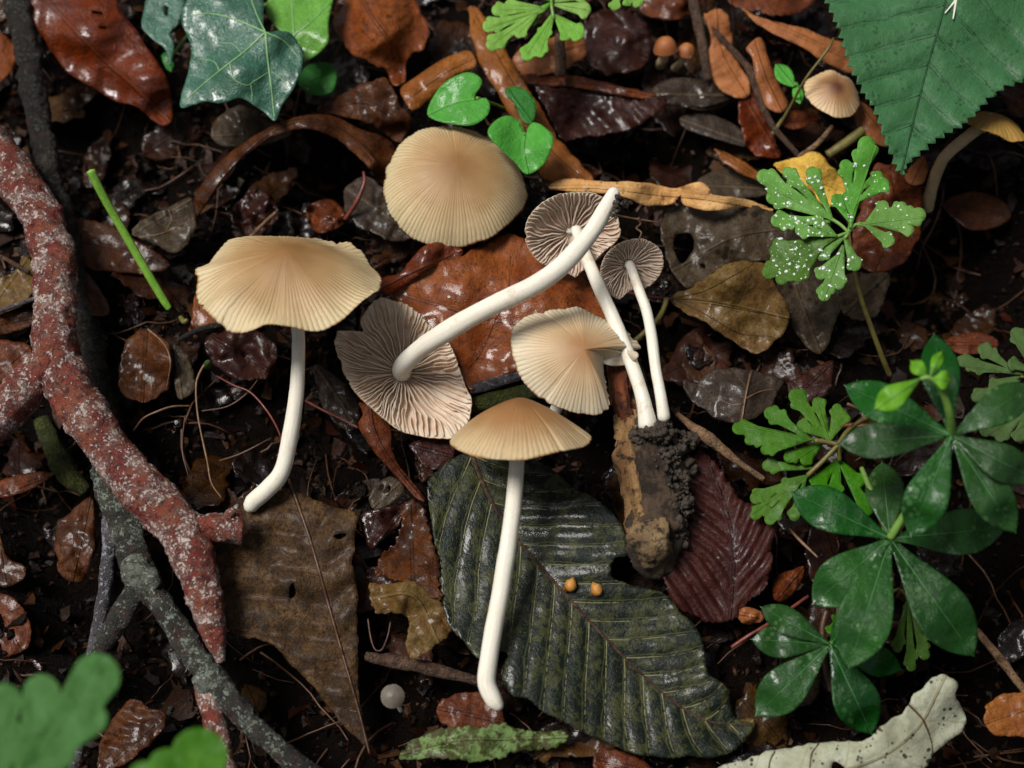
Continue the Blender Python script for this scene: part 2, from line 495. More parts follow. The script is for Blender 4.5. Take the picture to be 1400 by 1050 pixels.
def leaf_geo(polys, mid=None, z=10.0, ctrl=(), res=None, pleat=None, fold=0.0, cup=0.0, wav=(0.5, 1.5), thick=0.25,
             holes=(), teeth=None, en=0.0, seed=0, smooth=True, local=False, presmooth=False, crk=0.0):
    if not isinstance(polys[0][0], (list, tuple, np.ndarray)):
        polys = [polys]
    allp = np.concatenate([np.asarray(p, float) for p in polys])
    area = (allp[:, 0].max() - allp[:, 0].min()) * (allp[:, 1].max() - allp[:, 1].min())
    if res is None:
        res = max(3.6, math.sqrt(area) / 42)
    outs = []
    for p in polys:
        p = np.asarray(p, float) * np.array([1, -1])
        outs.append(p if presmooth else outline(p, res * 0.8, teeth, en, seed, smooth))
    hol = [outline(np.asarray(h, float) * np.array([1, -1]), 3.0, None, 1.2, seed + 5) for h in holes]
    if mid is None:
        o = np.concatenate(outs)
        d = ((o[:, None] - o[None]) ** 2).sum(-1)
        i, j = np.unravel_index(d.argmax(), d.shape)
        midp = np.array([o[i], o[j]])
    else:
        midp = np.asarray(mid, float) * np.array([1, -1])
    midp = catmull(midp, res, False)
    allp = np.concatenate(outs)
    lo, hi = allp.min(0), allp.max(0)
    gx, gy = np.meshgrid(np.arange(lo[0], hi[0], res), np.arange(lo[1], hi[1], res * 0.866))
    gx[1::2] += res / 2
    g = np.stack([gx.ravel(), gy.ravel()], -1)
    rs = np.random.RandomState(seed + 11)
    g += rs.uniform(-.2, .2, g.shape) * res
    ins = np.zeros(len(g), bool)
    for o in outs:
        ins |= inpoly(g[:, 0], g[:, 1], o)
    g = g[ins]
    con = np.concatenate(outs + hol + [midp])
    if len(g):
        keep = np.ones(len(g), bool)
        for k in range(0, len(con), 200):
            dd = ((g[:, None] - con[None, k:k + 200]) ** 2).sum(-1).min(1)
            keep &= dd > (0.55 * res) ** 2
        g = g[keep]
    verts, edges = [], []
    for o in outs + hol:
        n0 = len(verts)
        verts += [Vector(q) for q in o]
        edges += [(n0 + i, n0 + (i + 1) % len(o)) for i in range(len(o))]
    n0 = len(verts)
    verts += [Vector(q) for q in midp]
    edges += [(n0 + i, n0 + i + 1) for i in range(len(midp) - 1)]
    verts += [Vector(q) for q in g]
    r = geometry.delaunay_2d_cdt(verts, edges, [], 0, 1e-4)
    V = np.array([tuple(q) for q in r[0]])
    F = np.array([f for f in r[2] if len(f) == 3])
    cen = V[F].mean(1)
    k = np.zeros(len(F), bool)
    for o in outs:
        k |= inpoly(cen[:, 0], cen[:, 1], o)
    for o in hol:
        k &= ~inpoly(cen[:, 0], cen[:, 1], o)
    F = F[k]
    used = np.unique(F)
    mp = -np.ones(len(V), int)
    mp[used] = np.arange(len(used))
    V, F = V[used], mp[F]
    a = V[F]
    cr = (a[:, 1, 0] - a[:, 0, 0]) * (a[:, 2, 1] - a[:, 0, 1]) - (a[:, 1, 1] - a[:, 0, 1]) * (a[:, 2, 0] - a[:, 0, 0])
    F[cr < 0] = F[cr < 0][:, ::-1]
    ml = np.concatenate([[0], np.cumsum(np.linalg.norm(np.diff(midp, axis=0), axis=1))])

    def uvof(xy):
        best = np.full(len(xy), 1e18)
        uu, vv = np.zeros(len(xy)), np.zeros(len(xy))
        for i in range(len(midp) - 1):
            d = midp[i + 1] - midp[i]
            L = np.linalg.norm(d)
            d = d / L
            q = xy - midp[i]
            t = q @ d
            tl = t if i == len(midp) - 2 else np.minimum(t, L)
            tl = tl if i == 0 else np.maximum(tl, 0)
            perp = q[:, 0] * d[1] - q[:, 1] * d[0]
            d2 = ((q - tl[:, None] * d) ** 2).sum(-1)
            m = d2 < best
            best[m] = d2[m]
            uu[m] = (ml[i] + tl)[m]
            vv[m] = (np.sign(perp) * np.sqrt(d2))[m]
        return np.stack([uu, vv], -1) / 50.0

    ctl = np.array([(c[0], -c[1], c[2]) for c in ctrl], float) if len(ctrl) else None

    def hf(xy):
        uv = uvof(xy)
        h = np.full(len(xy), float(z))
        if ctl is not None:
            w = 1 / (((xy[:, None] - ctl[None, :, :2]) ** 2).sum(-1) + 60.0) ** 1.25
            h += (w * ctl[:, 2]).sum(1) / w.sum(1)
        av = np.abs(uv[:, 1])
        h += fold * av + cup * av ** 2
        if pleat:
            am, sp_, slo = pleat
            h += am * (np.abs(np.sin(np.pi * (uv[:, 0] - slo * av ** 0.93) / sp_)) - 0.6) * np.clip(av * 3, 0, 1)
        if wav:
            am, k = wav
            h += am * fbm(uv[:, 0] * k, uv[:, 1] * k, seed * 1.7, seed, 4, 0.5)
        if crk:
            h += crk * (0.5 - 2 * np.abs(vn(uv[:, 0] * 2.3, uv[:, 1] * 2.3, seed * 0.7, seed + 2)) - np.abs(vn(uv[:, 0] * 5.1, uv[:, 1] * 5.1, seed * 0.9, seed + 4)))
        return h

    h = hf(V)
    if local:
        X = np.stack([V[:, 0] / 5000, V[:, 1] / 5000, h * 0.001], -1)
    else:
        X = Pn(V[:, 0], -V[:, 1], h)
    uv = uvof(V)
    n = len(X)
    # underside and edge
    B = X - np.array([0, 0, thick * 0.001])
    ed = {}
    for f in F.tolist():
        for i in range(3):
            e = (f[i], f[(i + 1) % 3])
            ed[e] = 1
    side = []
    for (i, j) in ed:
        if (j, i) not in ed:
            side.append((j, i, i + n, j + n))
    faces = F.tolist() + (F[:, ::-1] + n).tolist() + side
    def at(u_, v_):
        q = u_ * 50.0
        i = int(np.clip(np.searchsorted(ml, q) - 1, 0, len(midp) - 2))
        d = (midp[i + 1] - midp[i]) / np.linalg.norm(midp[i + 1] - midp[i])
        return midp[i] + d * (q - ml[i]) + np.array([d[1], -d[0]]) * v_ * 50.0
    hf.at, hf.len = at, ml[-1] / 50.0
    return np.concatenate([X, B]), faces, np.concatenate([uv, uv]), hf, outs


def leaf(name, polys, mat, parent=None, label=None, cat=None, group=None, veins=None, veinmat=None, sidev=None, sidemat=None, **kw):
    X, F, uv, hf, outs = leaf_geo(polys, **kw)
    o = mesh_obj(name, X, F, mat, parent, uv)
    if label:
        tag(o, label, cat, group)
    if sidev:
        w0, w1, k0, k1 = sidev
        am, sp_, slo = kw['pleat']
        veins = list(veins or [])
        for k in range(k0, k1):
            for sg_ in (-1, 1):
                pl = []
                for v_ in np.arange(0, 6, 0.09):
                    q = hf.at(k * sp_ + slo * v_ ** 0.93, sg_ * v_)
                    if not any(inpoly(q[:1], q[1:], o_)[0] for o_ in outs):
                        if v_ > 0.1:
                            break
                        continue
                    pl.append((q[0], -q[1]))
                if len(pl) > 3:
                    veins.append((pl, w0, w1, 1))
    for grp, vm in ((0, veinmat), (1, sidemat or veinmat)):
        G = []
        for pl, w0, w1, *k in veins or []:
            if bool(k) != bool(grp):
                continue
            p = catmull(pl, 4.0)
            hh = hf(p * np.array([1, -1])) + 0.02
            q = [(a[0], a[1], b) for a, b in zip(p, hh)]
            G.append(tube_geo(q, np.linspace(w0, w1, len(q)), seg=5, step=None))
        if G:
            V_, F_, U_ = join(G)
            mesh_obj('side_veins' if grp else 'midrib' if len(G) == 1 else 'veins', V_, F_, vm or mat, o, U_)
    L = Leaf()
    L.o, L.hf, L.outs = o, hf, outs
    COVER.extend(outs)
    return L


# ------------------------------------------------------------------ tubes
def join(G):
    V, F, U = [], [], []
    n = 0
    for v, f, u in G:
        V.append(v)
        F += [tuple(i + n for i in q) for q in f]
        U.append(u)
        n += len(v)
    return np.concatenate(V), F, np.concatenate(U)


def tube_geo(pts, rad, seg=12, step=5.0, nz=0.0, ns=1.0, seed=0, flat=1.0, world=False, fine=0.0, flute=0.0):
    """pts: (px,py,z mm) [or metres when world]; rad in px [metres]"""
    pts = np.asarray(pts, float)
    rad = np.asarray(rad, float) if np.ndim(rad) else np.full(len(pts), float(rad))
    if step:
        q = catmull(np.concatenate([pts, rad[:, None]], 1), step)
        pts, rad = q[:, :3], q[:, 3]
    if not world:
        W = Pn(pts[:, 0], pts[:, 1], pts[:, 2])
        rad = rad * (DIST - pts[:, 2] * 0.00093) / FPX
    else:
        W = pts
    T = np.gradient(W, axis=0)
    T /= np.linalg.norm(T, axis=1)[:, None] + 1e-12
    n = np.cross(T[0], [0, 0, 1.0])
    if np.linalg.norm(n) < 1e-3:
        n = np.array([1.0, 0, 0])
    n /= np.linalg.norm(n)
    N = []
    for i in range(len(W)):
        n = n - T[i] * np.dot(n, T[i])
        n /= np.linalg.norm(n) + 1e-12
        N.append(n)
    N = np.array(N)
    B = np.cross(T, N)
    th = np.linspace(0, 2 * np.pi, seg, endpoint=False)
    ct, st = np.cos(th), np.sin(th)
    D = N[:, None] * ct[None, :, None] + B[:, None] * st[None, :, None] * flat
    rr = rad[:, None] * np.ones(seg)[None]
    if nz:
        C = W[:, None] + D * rr[..., None]
        k = 100 * ns
        rr = rr * (1 + nz * fbm(C[..., 0] * k, C[..., 1] * k, C[..., 2] * k, seed, 4, 0.55) + fine * vn(C[..., 0] * k * 7, C[..., 1] * k * 7, C[..., 2] * k * 7, seed + 9))
    if flute:
        along = np.linspace(0, 1, len(W))[:, None] * 1.5
        rr = rr * (1 + flute * fbm(ct[None] * 2.6 + 0 * along, st[None] * 2.6 + 0 * along, along + seed, seed + 3, 3, 0.6))
    V = (W[:, None] + D * rr[..., None]).reshape(-1, 3)
    m = len(W)
    F = []
    for i in range(m - 1):
        for j in range(seg):
            k = (j + 1) % seg
            F.append((i * seg + j, i * seg + k, (i + 1) * seg + k, (i + 1) * seg + j))
    ln = np.concatenate([[0], np.cumsum(np.linalg.norm(np.diff(W, axis=0), axis=1))]) * 100
    U = np.stack([np.repeat(ln, seg), np.tile(th / (2 * np.pi), m)], -1)
    V = np.concatenate([V, [W[0] - T[0] * rad[0] * 0.25, W[-1] + T[-1] * rad[-1] * 0.25]])
    U = np.concatenate([U, [U[0], U[-1]]])
    a, b = len(V) - 2, len(V) - 1
    for j in range(seg):
        k = (j + 1) % seg
        F.append((a, k, j))
        F.append((b, (m - 1) * seg + j, (m - 1) * seg + k))
    return V, F, U


def tube(name, pts, rad, mat, parent=None, label=None, cat=None, group=None, loc=None, **kw):
    V, F, U = tube_geo(pts, rad, **kw)
    o = mesh_obj(name, V, F, mat, parent, U, loc=loc)
    if label:
        tag(o, label, cat, group)
    return o


# ------------------------------------------------------------------ mushrooms
def camvec(r, u, b):
    v = RGT * r + UPV * u - FWD * b
    return v.normalized()


def mushroom(label, cen, axis, R, H, stem=None, srad=11, rim=None, gills=70, ribs=80, capm=None, gillm=None, stemm=None,
             group=None, wz=0.06, wr=0.03, umbo=0.08, pw=2.2, seed=0, gd=0.16, lump=0.04, name='mushroom', nocap=(), attach=True, incurve=0.0, th=0.9, gz=1.0):
    C = np.array(P(*cen))
    a = np.array(camvec(*axis))
    m = pxm(cen[2])
    e1 = np.array(RGT) - a * np.dot(np.array(RGT), a)
    e1 /= np.linalg.norm(e1)
    e2 = np.cross(a, e1)
    Rm, Hm = R * m, H * R * m
    NS, NR = ribs * 4, 30
    th_ = np.linspace(0, 2 * np.pi, NS + 1)
    if rim is not None:
        tr = []
        for (px, py) in catmull(rim, 6, True):
            d = np.array(ray(px, py))
            t = np.dot(C - np.array(CAM), a) / np.dot(d, a)
            q = np.array(CAM) + d * t - C
            tr.append((math.atan2(np.dot(q, e2), np.dot(q, e1)) % (2 * np.pi), np.linalg.norm(q)))
        tr.sort()
        tt, rv = np.array(tr).T
        Rt = np.interp(th_, np.concatenate([tt - 2 * np.pi, tt, tt + 2 * np.pi]), np.tile(rv, 3))
    else:
        Rt = Rm * (1 + wr * fbm(np.cos(th_) * 1.6, np.sin(th_) * 1.6, seed, seed, 3))
    Rt = Rt * (1 + 0.006 * vn(np.cos(th_) * 14, np.sin(th_) * 14, 5, seed) + 0.003 * np.cos(th_ * ribs))
    Rt = Rt * (1 - 0.035 * np.clip(vn(np.cos(th_) * 9, np.sin(th_) * 9, 2.5, seed + 17) - 0.35, 0, 1) * 2)
    Rt[-1] = Rt[0]
    wv = fbm(np.cos(th_) * 1.3 + 9, np.sin(th_) * 1.3, seed * 2.0, seed + 3, 3, 0.35)
    wv[-1] = wv[0]

    def zprof(t):
        return Hm * ((1 - t ** pw) + umbo * np.exp(-(t / 0.2) ** 2)) - incurve * Rm * np.clip((t - 0.8) / 0.2, 0, 1) ** 2

    def surf(t, ti, drop):
        """t radial fraction (array), ti theta index array"""
        rr = Rt[ti] * t
        z = zprof(t) + wv[ti] * wz * Rm * t ** 3 - drop
        xs, ys = rr * np.cos(th_[ti]), rr * np.sin(th_[ti])
        z = z + lump * Rm * vn(xs / Rm * 1.8, ys / Rm * 1.8, seed, seed + 7) * t
        return C + xs[:, None] * e1 + ys[:, None] * e2 + z[:, None] * a

    base = Vector(P(*stem[-1])) if stem else Vector(C)
    root = empty(name, base, label, 'mushroom', group)
    # cap: outer skin with ribs, rim, inner face
    V, U, F = [], [], []
    ts = np.concatenate([np.linspace(0.004, 0.9, NR - 6), np.linspace(0.925, 1.0, 6)])
    ti = np.arange(NS + 1)
    for t in ts:
        rib = 0.0032 * Rm * np.cos(th_ * ribs + 2.0 * vn(np.cos(th_) * 3, np.sin(th_) * 3, t * 1.5, seed)) * np.clip((t - 0.38) / 0.5, 0, 1) * (0.6 + 0.6 * vn(np.cos(th_) * 2, np.sin(th_) * 2, 1, seed + 5))
        rib[-1] = rib[0]
        V.append(surf(np.full(NS + 1, t), ti, -rib))
        U.append(np.stack([np.full(NS + 1, t), th_ * ribs / (2 * np.pi)], -1))
    for t in ts[::-1][1:]:
        d = (0.12 + th * (1 - t ** 3)) * 0.001
        V.append(surf(np.full(NS + 1, t), ti, d))
        U.append(np.stack([np.full(NS + 1, t), th_ * ribs / (2 * np.pi)], -1))
    nr = len(V)
    mi = []
    for i in range(nr - 1):
        for j in range(NS):
            F.append((i * (NS + 1) + j, (i + 1) * (NS + 1) + j, (i + 1) * (NS + 1) + j + 1, i * (NS + 1) + j + 1))
            mi.append(0 if i < NR else 1)
    V, U = np.concatenate(V), np.concatenate(U)
    cap = mesh_obj('cap', V, F, None, root, U, mats=[capm, gillm], midx=mi)
    # gills
    if gills:
        rs = np.random.RandomState(seed + 31)
        GV, GF, GU = [], [], []
        n0 = 0
        K = 12
        for k in range(gills):
            typ = k % 4
            t0 = {0: 0.07, 2: 0.09, 1: 0.5, 3: 0.66}[typ] + rs.uniform(0, 0.06)
            tq = np.linspace(t0, 0.985, K)
            thc = 2 * np.pi * (k + rs.uniform(-.22, .22)) / gills
            wob = 0.07 * fbm(tq * 3.2 + k * 0.11, k * 0.13, 0, seed + 13, 3)
            thv = thc + wob
            idx = ((thv % (2 * np.pi)) / (2 * np.pi) * NS).astype(int)
            d0 = (0.12 + th * (1 - tq ** 3)) * 0.001
            x = (tq - t0) / (0.985 - t0)
            dep = gd * Rm * np.clip(np.sin(np.pi * x ** 0.6) ** 0.6 if typ % 2 else np.clip(x * 6, 0, 1) * (1 - x ** 3) ** 0.8, 0.0, 1) * (0.85 if typ == 0 else 0.7 if typ == 2 else 0.5) + 0.00015
            top, bot = [], []
            for q in range(K):
                def pt(drop, thx, off):
                    rr = Rt[idx[q]] * tq[q]
                    xs, ys = rr * math.cos(thx), rr * math.sin(thx)
                    z = zprof(tq[q]) + wv[idx[q]] * wz * Rm * tq[q] ** 3 - drop + lump * Rm * float(vn(xs / Rm * 1.8, ys / Rm * 1.8, seed, seed + 7)) * tq[q]
                    sx, sy = -math.sin(thx) * off, math.cos(thx) * off
                    return C + (xs + sx) * e1 + (ys + sy) * e2 + z * a
                lean = 0.05 * float(vn(k * 0.3, tq[q] * 3, 1.0, seed)) + 0.02 * float(vn(k * 1.3, tq[q] * 5, 3.0, seed))
                w = 0.0002 + 0.00008 * math.sin(k * 2.1)
                for p_ in (pt(d0[q] - 0.0002, thv[q], w), pt(d0[q] - 0.0002, thv[q], -w), pt(d0[q] + dep[q] * gz, thv[q] + lean, w * 0.6), pt(d0[q] + dep[q] * gz, thv[q] + lean, -w * 0.6)):
                    GV.append(p_)
                GU += [(tq[q], 0.0), (tq[q], 0.0), (tq[q], 1.0), (tq[q], 1.0)]
            for q in range(K - 1):
                b = n0 + q * 4
                GF += [(b, b + 4, b + 6, b + 2), (b + 1, b + 3, b + 7, b + 5), (b + 2, b + 6, b + 7, b + 3)]
            b = n0
            GF.append((b, b + 2, b + 3, b + 1))
            b = n0 + (K - 1) * 4
            GF.append((b, b + 1, b + 3, b + 2))
            n0 += K * 4
        g = mesh_obj('gills', np.array(GV), GF, gillm, cap, GU)
        g['kind'] = 'stuff'
    if stem:
        pts = [np.array(P(*q)) for q in stem]
        rr = [r_ * pxm(q[2]) for r_, q in zip(srad, stem)] if isinstance(srad, (list, tuple)) else [srad * pxm(q[2]) for q in stem]
        rr = [q * 0.93 for q in rr]
        if attach:
            pts = [C + a * (zprof(np.array(0.0)) - 0.001)] + pts
            rr = [rr[0] * 1.02] + rr
        dl = pts[-1] - pts[-2]
        dl /= np.linalg.norm(dl)
        pts.append(pts[-1] + dl * rr[-1] * 0.55)
        rr.append(rr[-1] * 0.5)
        cq = catmull(np.concatenate([np.array(pts), np.array(rr)[:, None]], 1), 0.0012, nd=3)
        V_, F_, U_ = tube_geo(cq[:, :3], cq[:, 3], seg=20, step=None, world=True, nz=0.05, ns=1.4, seed=seed, fine=0.012)
        mesh_obj('stem', V_, F_, stemm, root, U_)
    return root

# ------------------------------------------------------------------ palette
M = {}
M['soil'] = None
BR = dict(hue=0.0)
M['red_dead'] = leafmat('red_brown_leaf', k=0.5, a=s(150, 62, 20), b=s(120, 46, 14), dark=s(70, 26, 10), vein=s(160, 90, 45), sp=0.55, slope=0.8, vmix=0.25, tert=0.12, rough=(0.16, 0.4), coat=0.8, bump=1.3)
M['brown_dead'] = leafmat('brown_leaf', k=0.65, a=s(168, 94, 46), b=s(142, 70, 26), dark=s(78, 34, 12), vein=s(95, 50, 26), sp=0.9, slope=0.7, vmix=0.4, tert=0.25, rough=(0.22, 0.5), coat=0.6, blot=0.45, spots=s(45, 28, 20), spotamt=0.6, spotscale=6.0)
M['oak_dead'] = leafmat('dark_brown_leaf', k=0.4, a=s(136, 76, 30), b=s(102, 52, 20), dark=s(48, 24, 10), vein=s(70, 40, 20), sp=0.7, slope=0.8, vmix=0.4, tert=0.3, rough=(0.3, 0.6), coat=0.35, blot=0.6, spots=s(35, 20, 12), spotamt=0.7)
M['tan_dead'] = leafmat('tan_leaf', k=1.0, a=s(214, 170, 112), b=s(200, 150, 92), dark=s(150, 104, 58), vein=s(176, 128, 76), sp=0.8, slope=0.6, vmix=0.3, tert=0.18, rough=(0.35, 0.6), coat=0.15, blot=0.35, spots=s(70, 45, 25), spotamt=0.6)
M['amber_dead'] = leafmat('amber_leaf', k=0.75, a=s(168, 104, 45), b=s(146, 84, 32), dark=s(88, 48, 20), vein=s(120, 70, 30), sp=0.8, slope=0.6, vmix=0.25, tert=0.15, rough=(0.28, 0.5), coat=0.4, blot=0.5)
M['orange_dead'] = leafmat('orange_leaf', s(166, 106, 64), s(144, 86, 48), s(88, 50, 26), s(150, 90, 50), sp=0.8, slope=0.6, vmix=0.2, tert=0.12, rough=(0.35, 0.6), coat=0.2, blot=0.35)
M['rust_dead'] = leafmat('rust_leaf', k=0.52, a=s(150, 78, 38), b=s(120, 58, 28), dark=s(62, 28, 14), vein=s(85, 40, 20), sp=0.5, slope=0.8, vmix=0.2, tert=0.2, rough=(0.3, 0.6), coat=0.3, blot=0.75)
M['purple_dead'] = leafmat('purple_leaf', k=0.38, a=s(92, 50, 38), b=s(74, 36, 30), dark=s(38, 18, 16), vein=s(60, 30, 24), sp=0.62, slope=1.0, vw=0.05, vmix=0.5, tert=0.12, rough=(0.2, 0.45), coat=0.6, blot=0.4)
M['maroon_dead'] = leafmat('maroon_leaf', k=0.42, a=s(98, 48, 40), b=s(84, 36, 30), dark=s(45, 20, 18), vein=s(48, 20, 18), sp=0.56, slope=1.35, vw=0.06, vmix=0.55, tert=0.15, rough=(0.3, 0.55), coat=0.3, blot=0.45)
M['olive_dead'] = leafmat('olive_leaf', k=0.55, a=s(140, 112, 62), b=s(122, 84, 40), dark=s(70, 42, 18), vein=s(150, 124, 74), sp=0.85, slope=0.5, vw=0.035, vmix=0.5, tert=0.35, rough=(0.3, 0.55), coat=0.4, blot=0.6)
M['grey_dead'] = leafmat('grey_brown_leaf', k=0.36, a=s(122, 104, 80), b=s(96, 76, 54), dark=s(52, 40, 28), vein=s(132, 112, 84), sp=0.9, slope=0.7, vmix=0.4, tert=0.25, rough=(0.35, 0.65), coat=0.25, blot=0.6, spots=s(25, 18, 12), spotamt=0.8, spotscale=4.0)
M['skel_dead'] = leafmat('skeleton_leaf', k=0.4, a=s(150, 112, 68), b=s(116, 82, 46), dark=s(40, 28, 18), vein=s(78, 52, 30), sp=1.0, slope=0.45, vw=0.06, mw=0.055, vmix=0.75, tert=0.55, tscale=9.0, rough=(0.42, 0.7), coat=0.07, blot=0.85, mott=s(40, 33, 27), mottamt=0.5, mottscale=1.0)
M['dgrey_dead'] = leafmat('dark_grey_leaf', k=0.32, a=s(112, 94, 82), b=s(88, 70, 60), dark=s(42, 32, 28), vein=s(150, 128, 100), sp=1.1, slope=0.8, vw=0.03, vmix=0.5, tert=0.25, rough=(0.22, 0.5), coat=0.5, blot=0.5)
M['pale_dead'] = leafmat('pale_leaf', k=0.75, a=s(196, 200, 176), b=s(182, 184, 158), dark=s(140, 138, 112), vein=s(150, 140, 104), sp=1.3, slope=0.5, vw=0.04, vmix=0.6, tert=0.12, rough=(0.5, 0.75), coat=0.0, blot=0.3, spots=s(35, 32, 25), spotamt=0.9, spotscale=7.0, bump=0.7)
M['mossy_dead'] = leafmat('mossy_leaf', k=0.5, a=s(104, 118, 62), b=s(78, 72, 42), dark=s(58, 46, 30), vein=s(140, 130, 86), sp=0.9, vmix=0.3, tert=0.2, rough=(0.4, 0.6), coat=0.2, blot=0.5, mott=s(120, 150, 88), mottamt=0.7, mottscale=1.8)
M['yellow_dead'] = leafmat('yellow_leaf', s(214, 176, 76), s(196, 150, 60), s(150, 105, 40), s(176, 130, 50), sp=0.6, vmix=0.4, tert=0.2, rough=(0.35, 0.6), coat=0.2, blot=0.3, spots=s(90, 60, 25), spotamt=0.7)
M['dark_green'] = leafmat('dark_green_leaf', k=0.4, spec=0.2, a=s(38, 52, 42), b=s(32, 42, 30), dark=s(16, 22, 18), vein=s(128, 130, 88), sp=0.70, slope=0.95, vw=0.03, mw=0.03, vmix=0.75, tert=0.05, tscale=8.0, rough=(0.25, 0.45), coat=0.4, blot=0.5, mott=s(74, 76, 38), mottamt=0.45, mottscale=2.2, bump=1.0)
M['green_vein'] = plainmat('pale_side_vein', s(126, 122, 80), s(104, 102, 60), rough=(0.4, 0.6), bump=0.0001)
M['ivy'] = leafmat('ivy_green', s(58, 104, 86), s(48, 92, 72), s(28, 66, 48), s(96, 140, 110), sp=5.0, vw=0.0, mw=0.0, vmix=0.0, tert=0.14, tscale=2.2, rough=(0.18, 0.34), coat=0.9, spec=0.5, blot=0.35, trans=0.08, bump=1.1)
M['ivy_light'] = leafmat('ivy_light_green', s(112, 172, 70), s(98, 156, 56), s(70, 124, 44), s(165, 205, 120), sp=5.0, vw=0.0, mw=0.0, vmix=0.0, tert=0.1, tscale=3.0, rough=(0.2, 0.35), coat=0.5, blot=0.35, trans=0.2)
M['ivy_vein'] = plainmat('ivy_vein', s(138, 180, 120), s(120, 164, 104), rough=(0.3, 0.5), bump=0.00005)
M['heart'] = leafmat('heart_leaf_green', s(88, 170, 66), s(76, 156, 56), s(54, 124, 40), s(120, 190, 95), sp=0.7, vmix=0.15, tert=0.05, rough=(0.22, 0.35), coat=0.4, blot=0.25, trans=0.2)
M['heart_dark'] = leafmat('heart_leaf_dark', s(48, 118, 44), s(42, 106, 38), s(30, 82, 26), s(66, 130, 60), sp=0.7, vmix=0.1, tert=0.05, rough=(0.3, 0.4), coat=0.2, blot=0.25, trans=0.12)
M['ger_bright'] = leafmat('geranium_bright', s(136, 186, 88), s(122, 172, 74), s(90, 142, 52), s(100, 150, 64), hue=0.14, sp=0.5, slope=0.8, vw=0.02, mw=0.03, vmix=0.35, tert=0.1, rough=(0.35, 0.5), coat=0.15, blot=0.3, trans=0.2, bump=0.6)
M['ger'] = leafmat('geranium_green', s(100, 154, 70), s(88, 140, 58), s(64, 112, 42), s(112, 162, 84), hue=0.14, sp=0.5, slope=0.8, vw=0.02, mw=0.03, vmix=0.25, tert=0.08, rough=(0.38, 0.55), coat=0.12, blot=0.3, trans=0.18, bump=0.6)
M['ger_mid'] = leafmat('geranium_mid', hue=0.14, k=0.8, a=s(84, 136, 40), b=s(70, 122, 32), dark=s(50, 92, 24), vein=s(100, 148, 60), sp=0.5, slope=0.8, vw=0.02, mw=0.03, vmix=0.25, tert=0.08, rough=(0.4, 0.6), coat=0.1, blot=0.35, trans=0.18, bump=0.6)
M['ger_far'] = leafmat('geranium_far', k=0.7, a=s(92, 120, 66), b=s(82, 110, 56), dark=s(60, 88, 40), vein=s(100, 130, 76), sp=0.5, slope=0.8, vw=0.02, mw=0.02, vmix=0.2, tert=0.05, rough=(0.5, 0.65), coat=0.05, blot=0.25, trans=0.15, bump=0.5)
M['ger_fore'] = leafmat('geranium_foreground', k=0.8, a=s(78, 128, 64), b=s(70, 118, 54), dark=s(54, 98, 42), vein=s(90, 140, 84), sp=0.5, slope=0.8, vmix=0.1, tert=0.05, rough=(0.5, 0.65), coat=0.0, blot=0.25, trans=0.15, bump=0.4)
M['hazel'] = leafmat('serrate_leaf_green', k=1.15, a=s(60, 104, 66), b=s(52, 94, 56), dark=s(38, 76, 42), vein=s(22, 52, 30), sp=0.85, slope=0.62, vw=0.028, mw=0.04, vmix=0.65, tert=0.12, tscale=4.0, rough=(0.42, 0.6), coat=0.08, blot=0.3, trans=0.12, bump=0.7, spots=s(28, 52, 30), spotamt=0.5, spotscale=7.0)
M['hazel_vein'] = plainmat('dark_leaf_vein', s(24, 58, 30), s(18, 48, 24), rough=(0.45, 0.6), bump=0.00005)
M['bed'] = leafmat('bedstraw_green', k=0.72, spec=0.25, hue=0.28, a=s(42, 94, 36), b=s(32, 80, 30), dark=s(22, 58, 22), vein=s(70, 120, 66), sp=0.9, slope=1.3, vw=0.018, mw=0.02, vmix=0.28, tert=0.06, rough=(0.2, 0.4), coat=0.5, blot=0.35, trans=0.08, bump=0.8, spots=s(110, 150, 96), spotamt=0.25, spotscale=5.0)
M['bed_vein'] = plainmat('bedstraw_vein', s(72, 122, 68), s(60, 108, 56), rough=(0.3, 0.5), bump=0.00005)
M['bed_light'] = leafmat('bedstraw_young', s(112, 172, 44), s(98, 158, 36), s(76, 130, 28), s(140, 190, 80), sp=0.9, slope=1.3, vmix=0.15, tert=0.04, rough=(0.3, 0.45), coat=0.2, blot=0.2, trans=0.25, bump=0.4)
M['stem_green'] = plainmat('green_stem', s(112, 150, 66), s(96, 132, 54), rough=(0.35, 0.55), bump=0.0001)
M['stem_olive'] = plainmat('olive_stem', s(108, 102, 48), s(92, 80, 40), rough=(0.4, 0.6), bump=0.0001)
M['stem_red'] = plainmat('red_stem', s(120, 66, 44), s(100, 50, 34), rough=(0.35, 0.55), bump=0.0001)
M['grass'] = plainmat('grass_green', s(128, 176, 66), s(108, 158, 50), rough=(0.3, 0.5), bump=0.0001, dark=s(70, 100, 30), darkamt=0.4)
M['stem_white'] = fibremat('mushroom_stem', s(238, 234, 221), s(226, 219, 202), s(190, 164, 130), 0.45, (0.4, 0.6), 0.00009, (0.7, 16.0), 1.1, 0.25, 0.56)
M['torn_flesh'] = fibremat('torn_flesh', s(206, 196, 178), s(190, 174, 152), s(150, 120, 90), 0.4, (0.4, 0.6), 0.0002, (3.0, 3.0), 2.0)
M['stem_tan'] = plainmat('brown_mushroom_stem', s(206, 184, 146), s(188, 164, 124), scale=2.0, rough=(0.4, 0.6), bump=0.00012, sss=0.2, dark=s(120, 90, 55), darkamt=0.3)
M['cap'] = capmat('cap_skin', s(138, 100, 58), s(166, 132, 88), s(204, 184, 144), s(126, 92, 56), 80)
M['cap_dark'] = capmat('cap_skin_brown', s(120, 78, 38), s(152, 110, 66), s(196, 172, 132), s(110, 74, 38), 80)
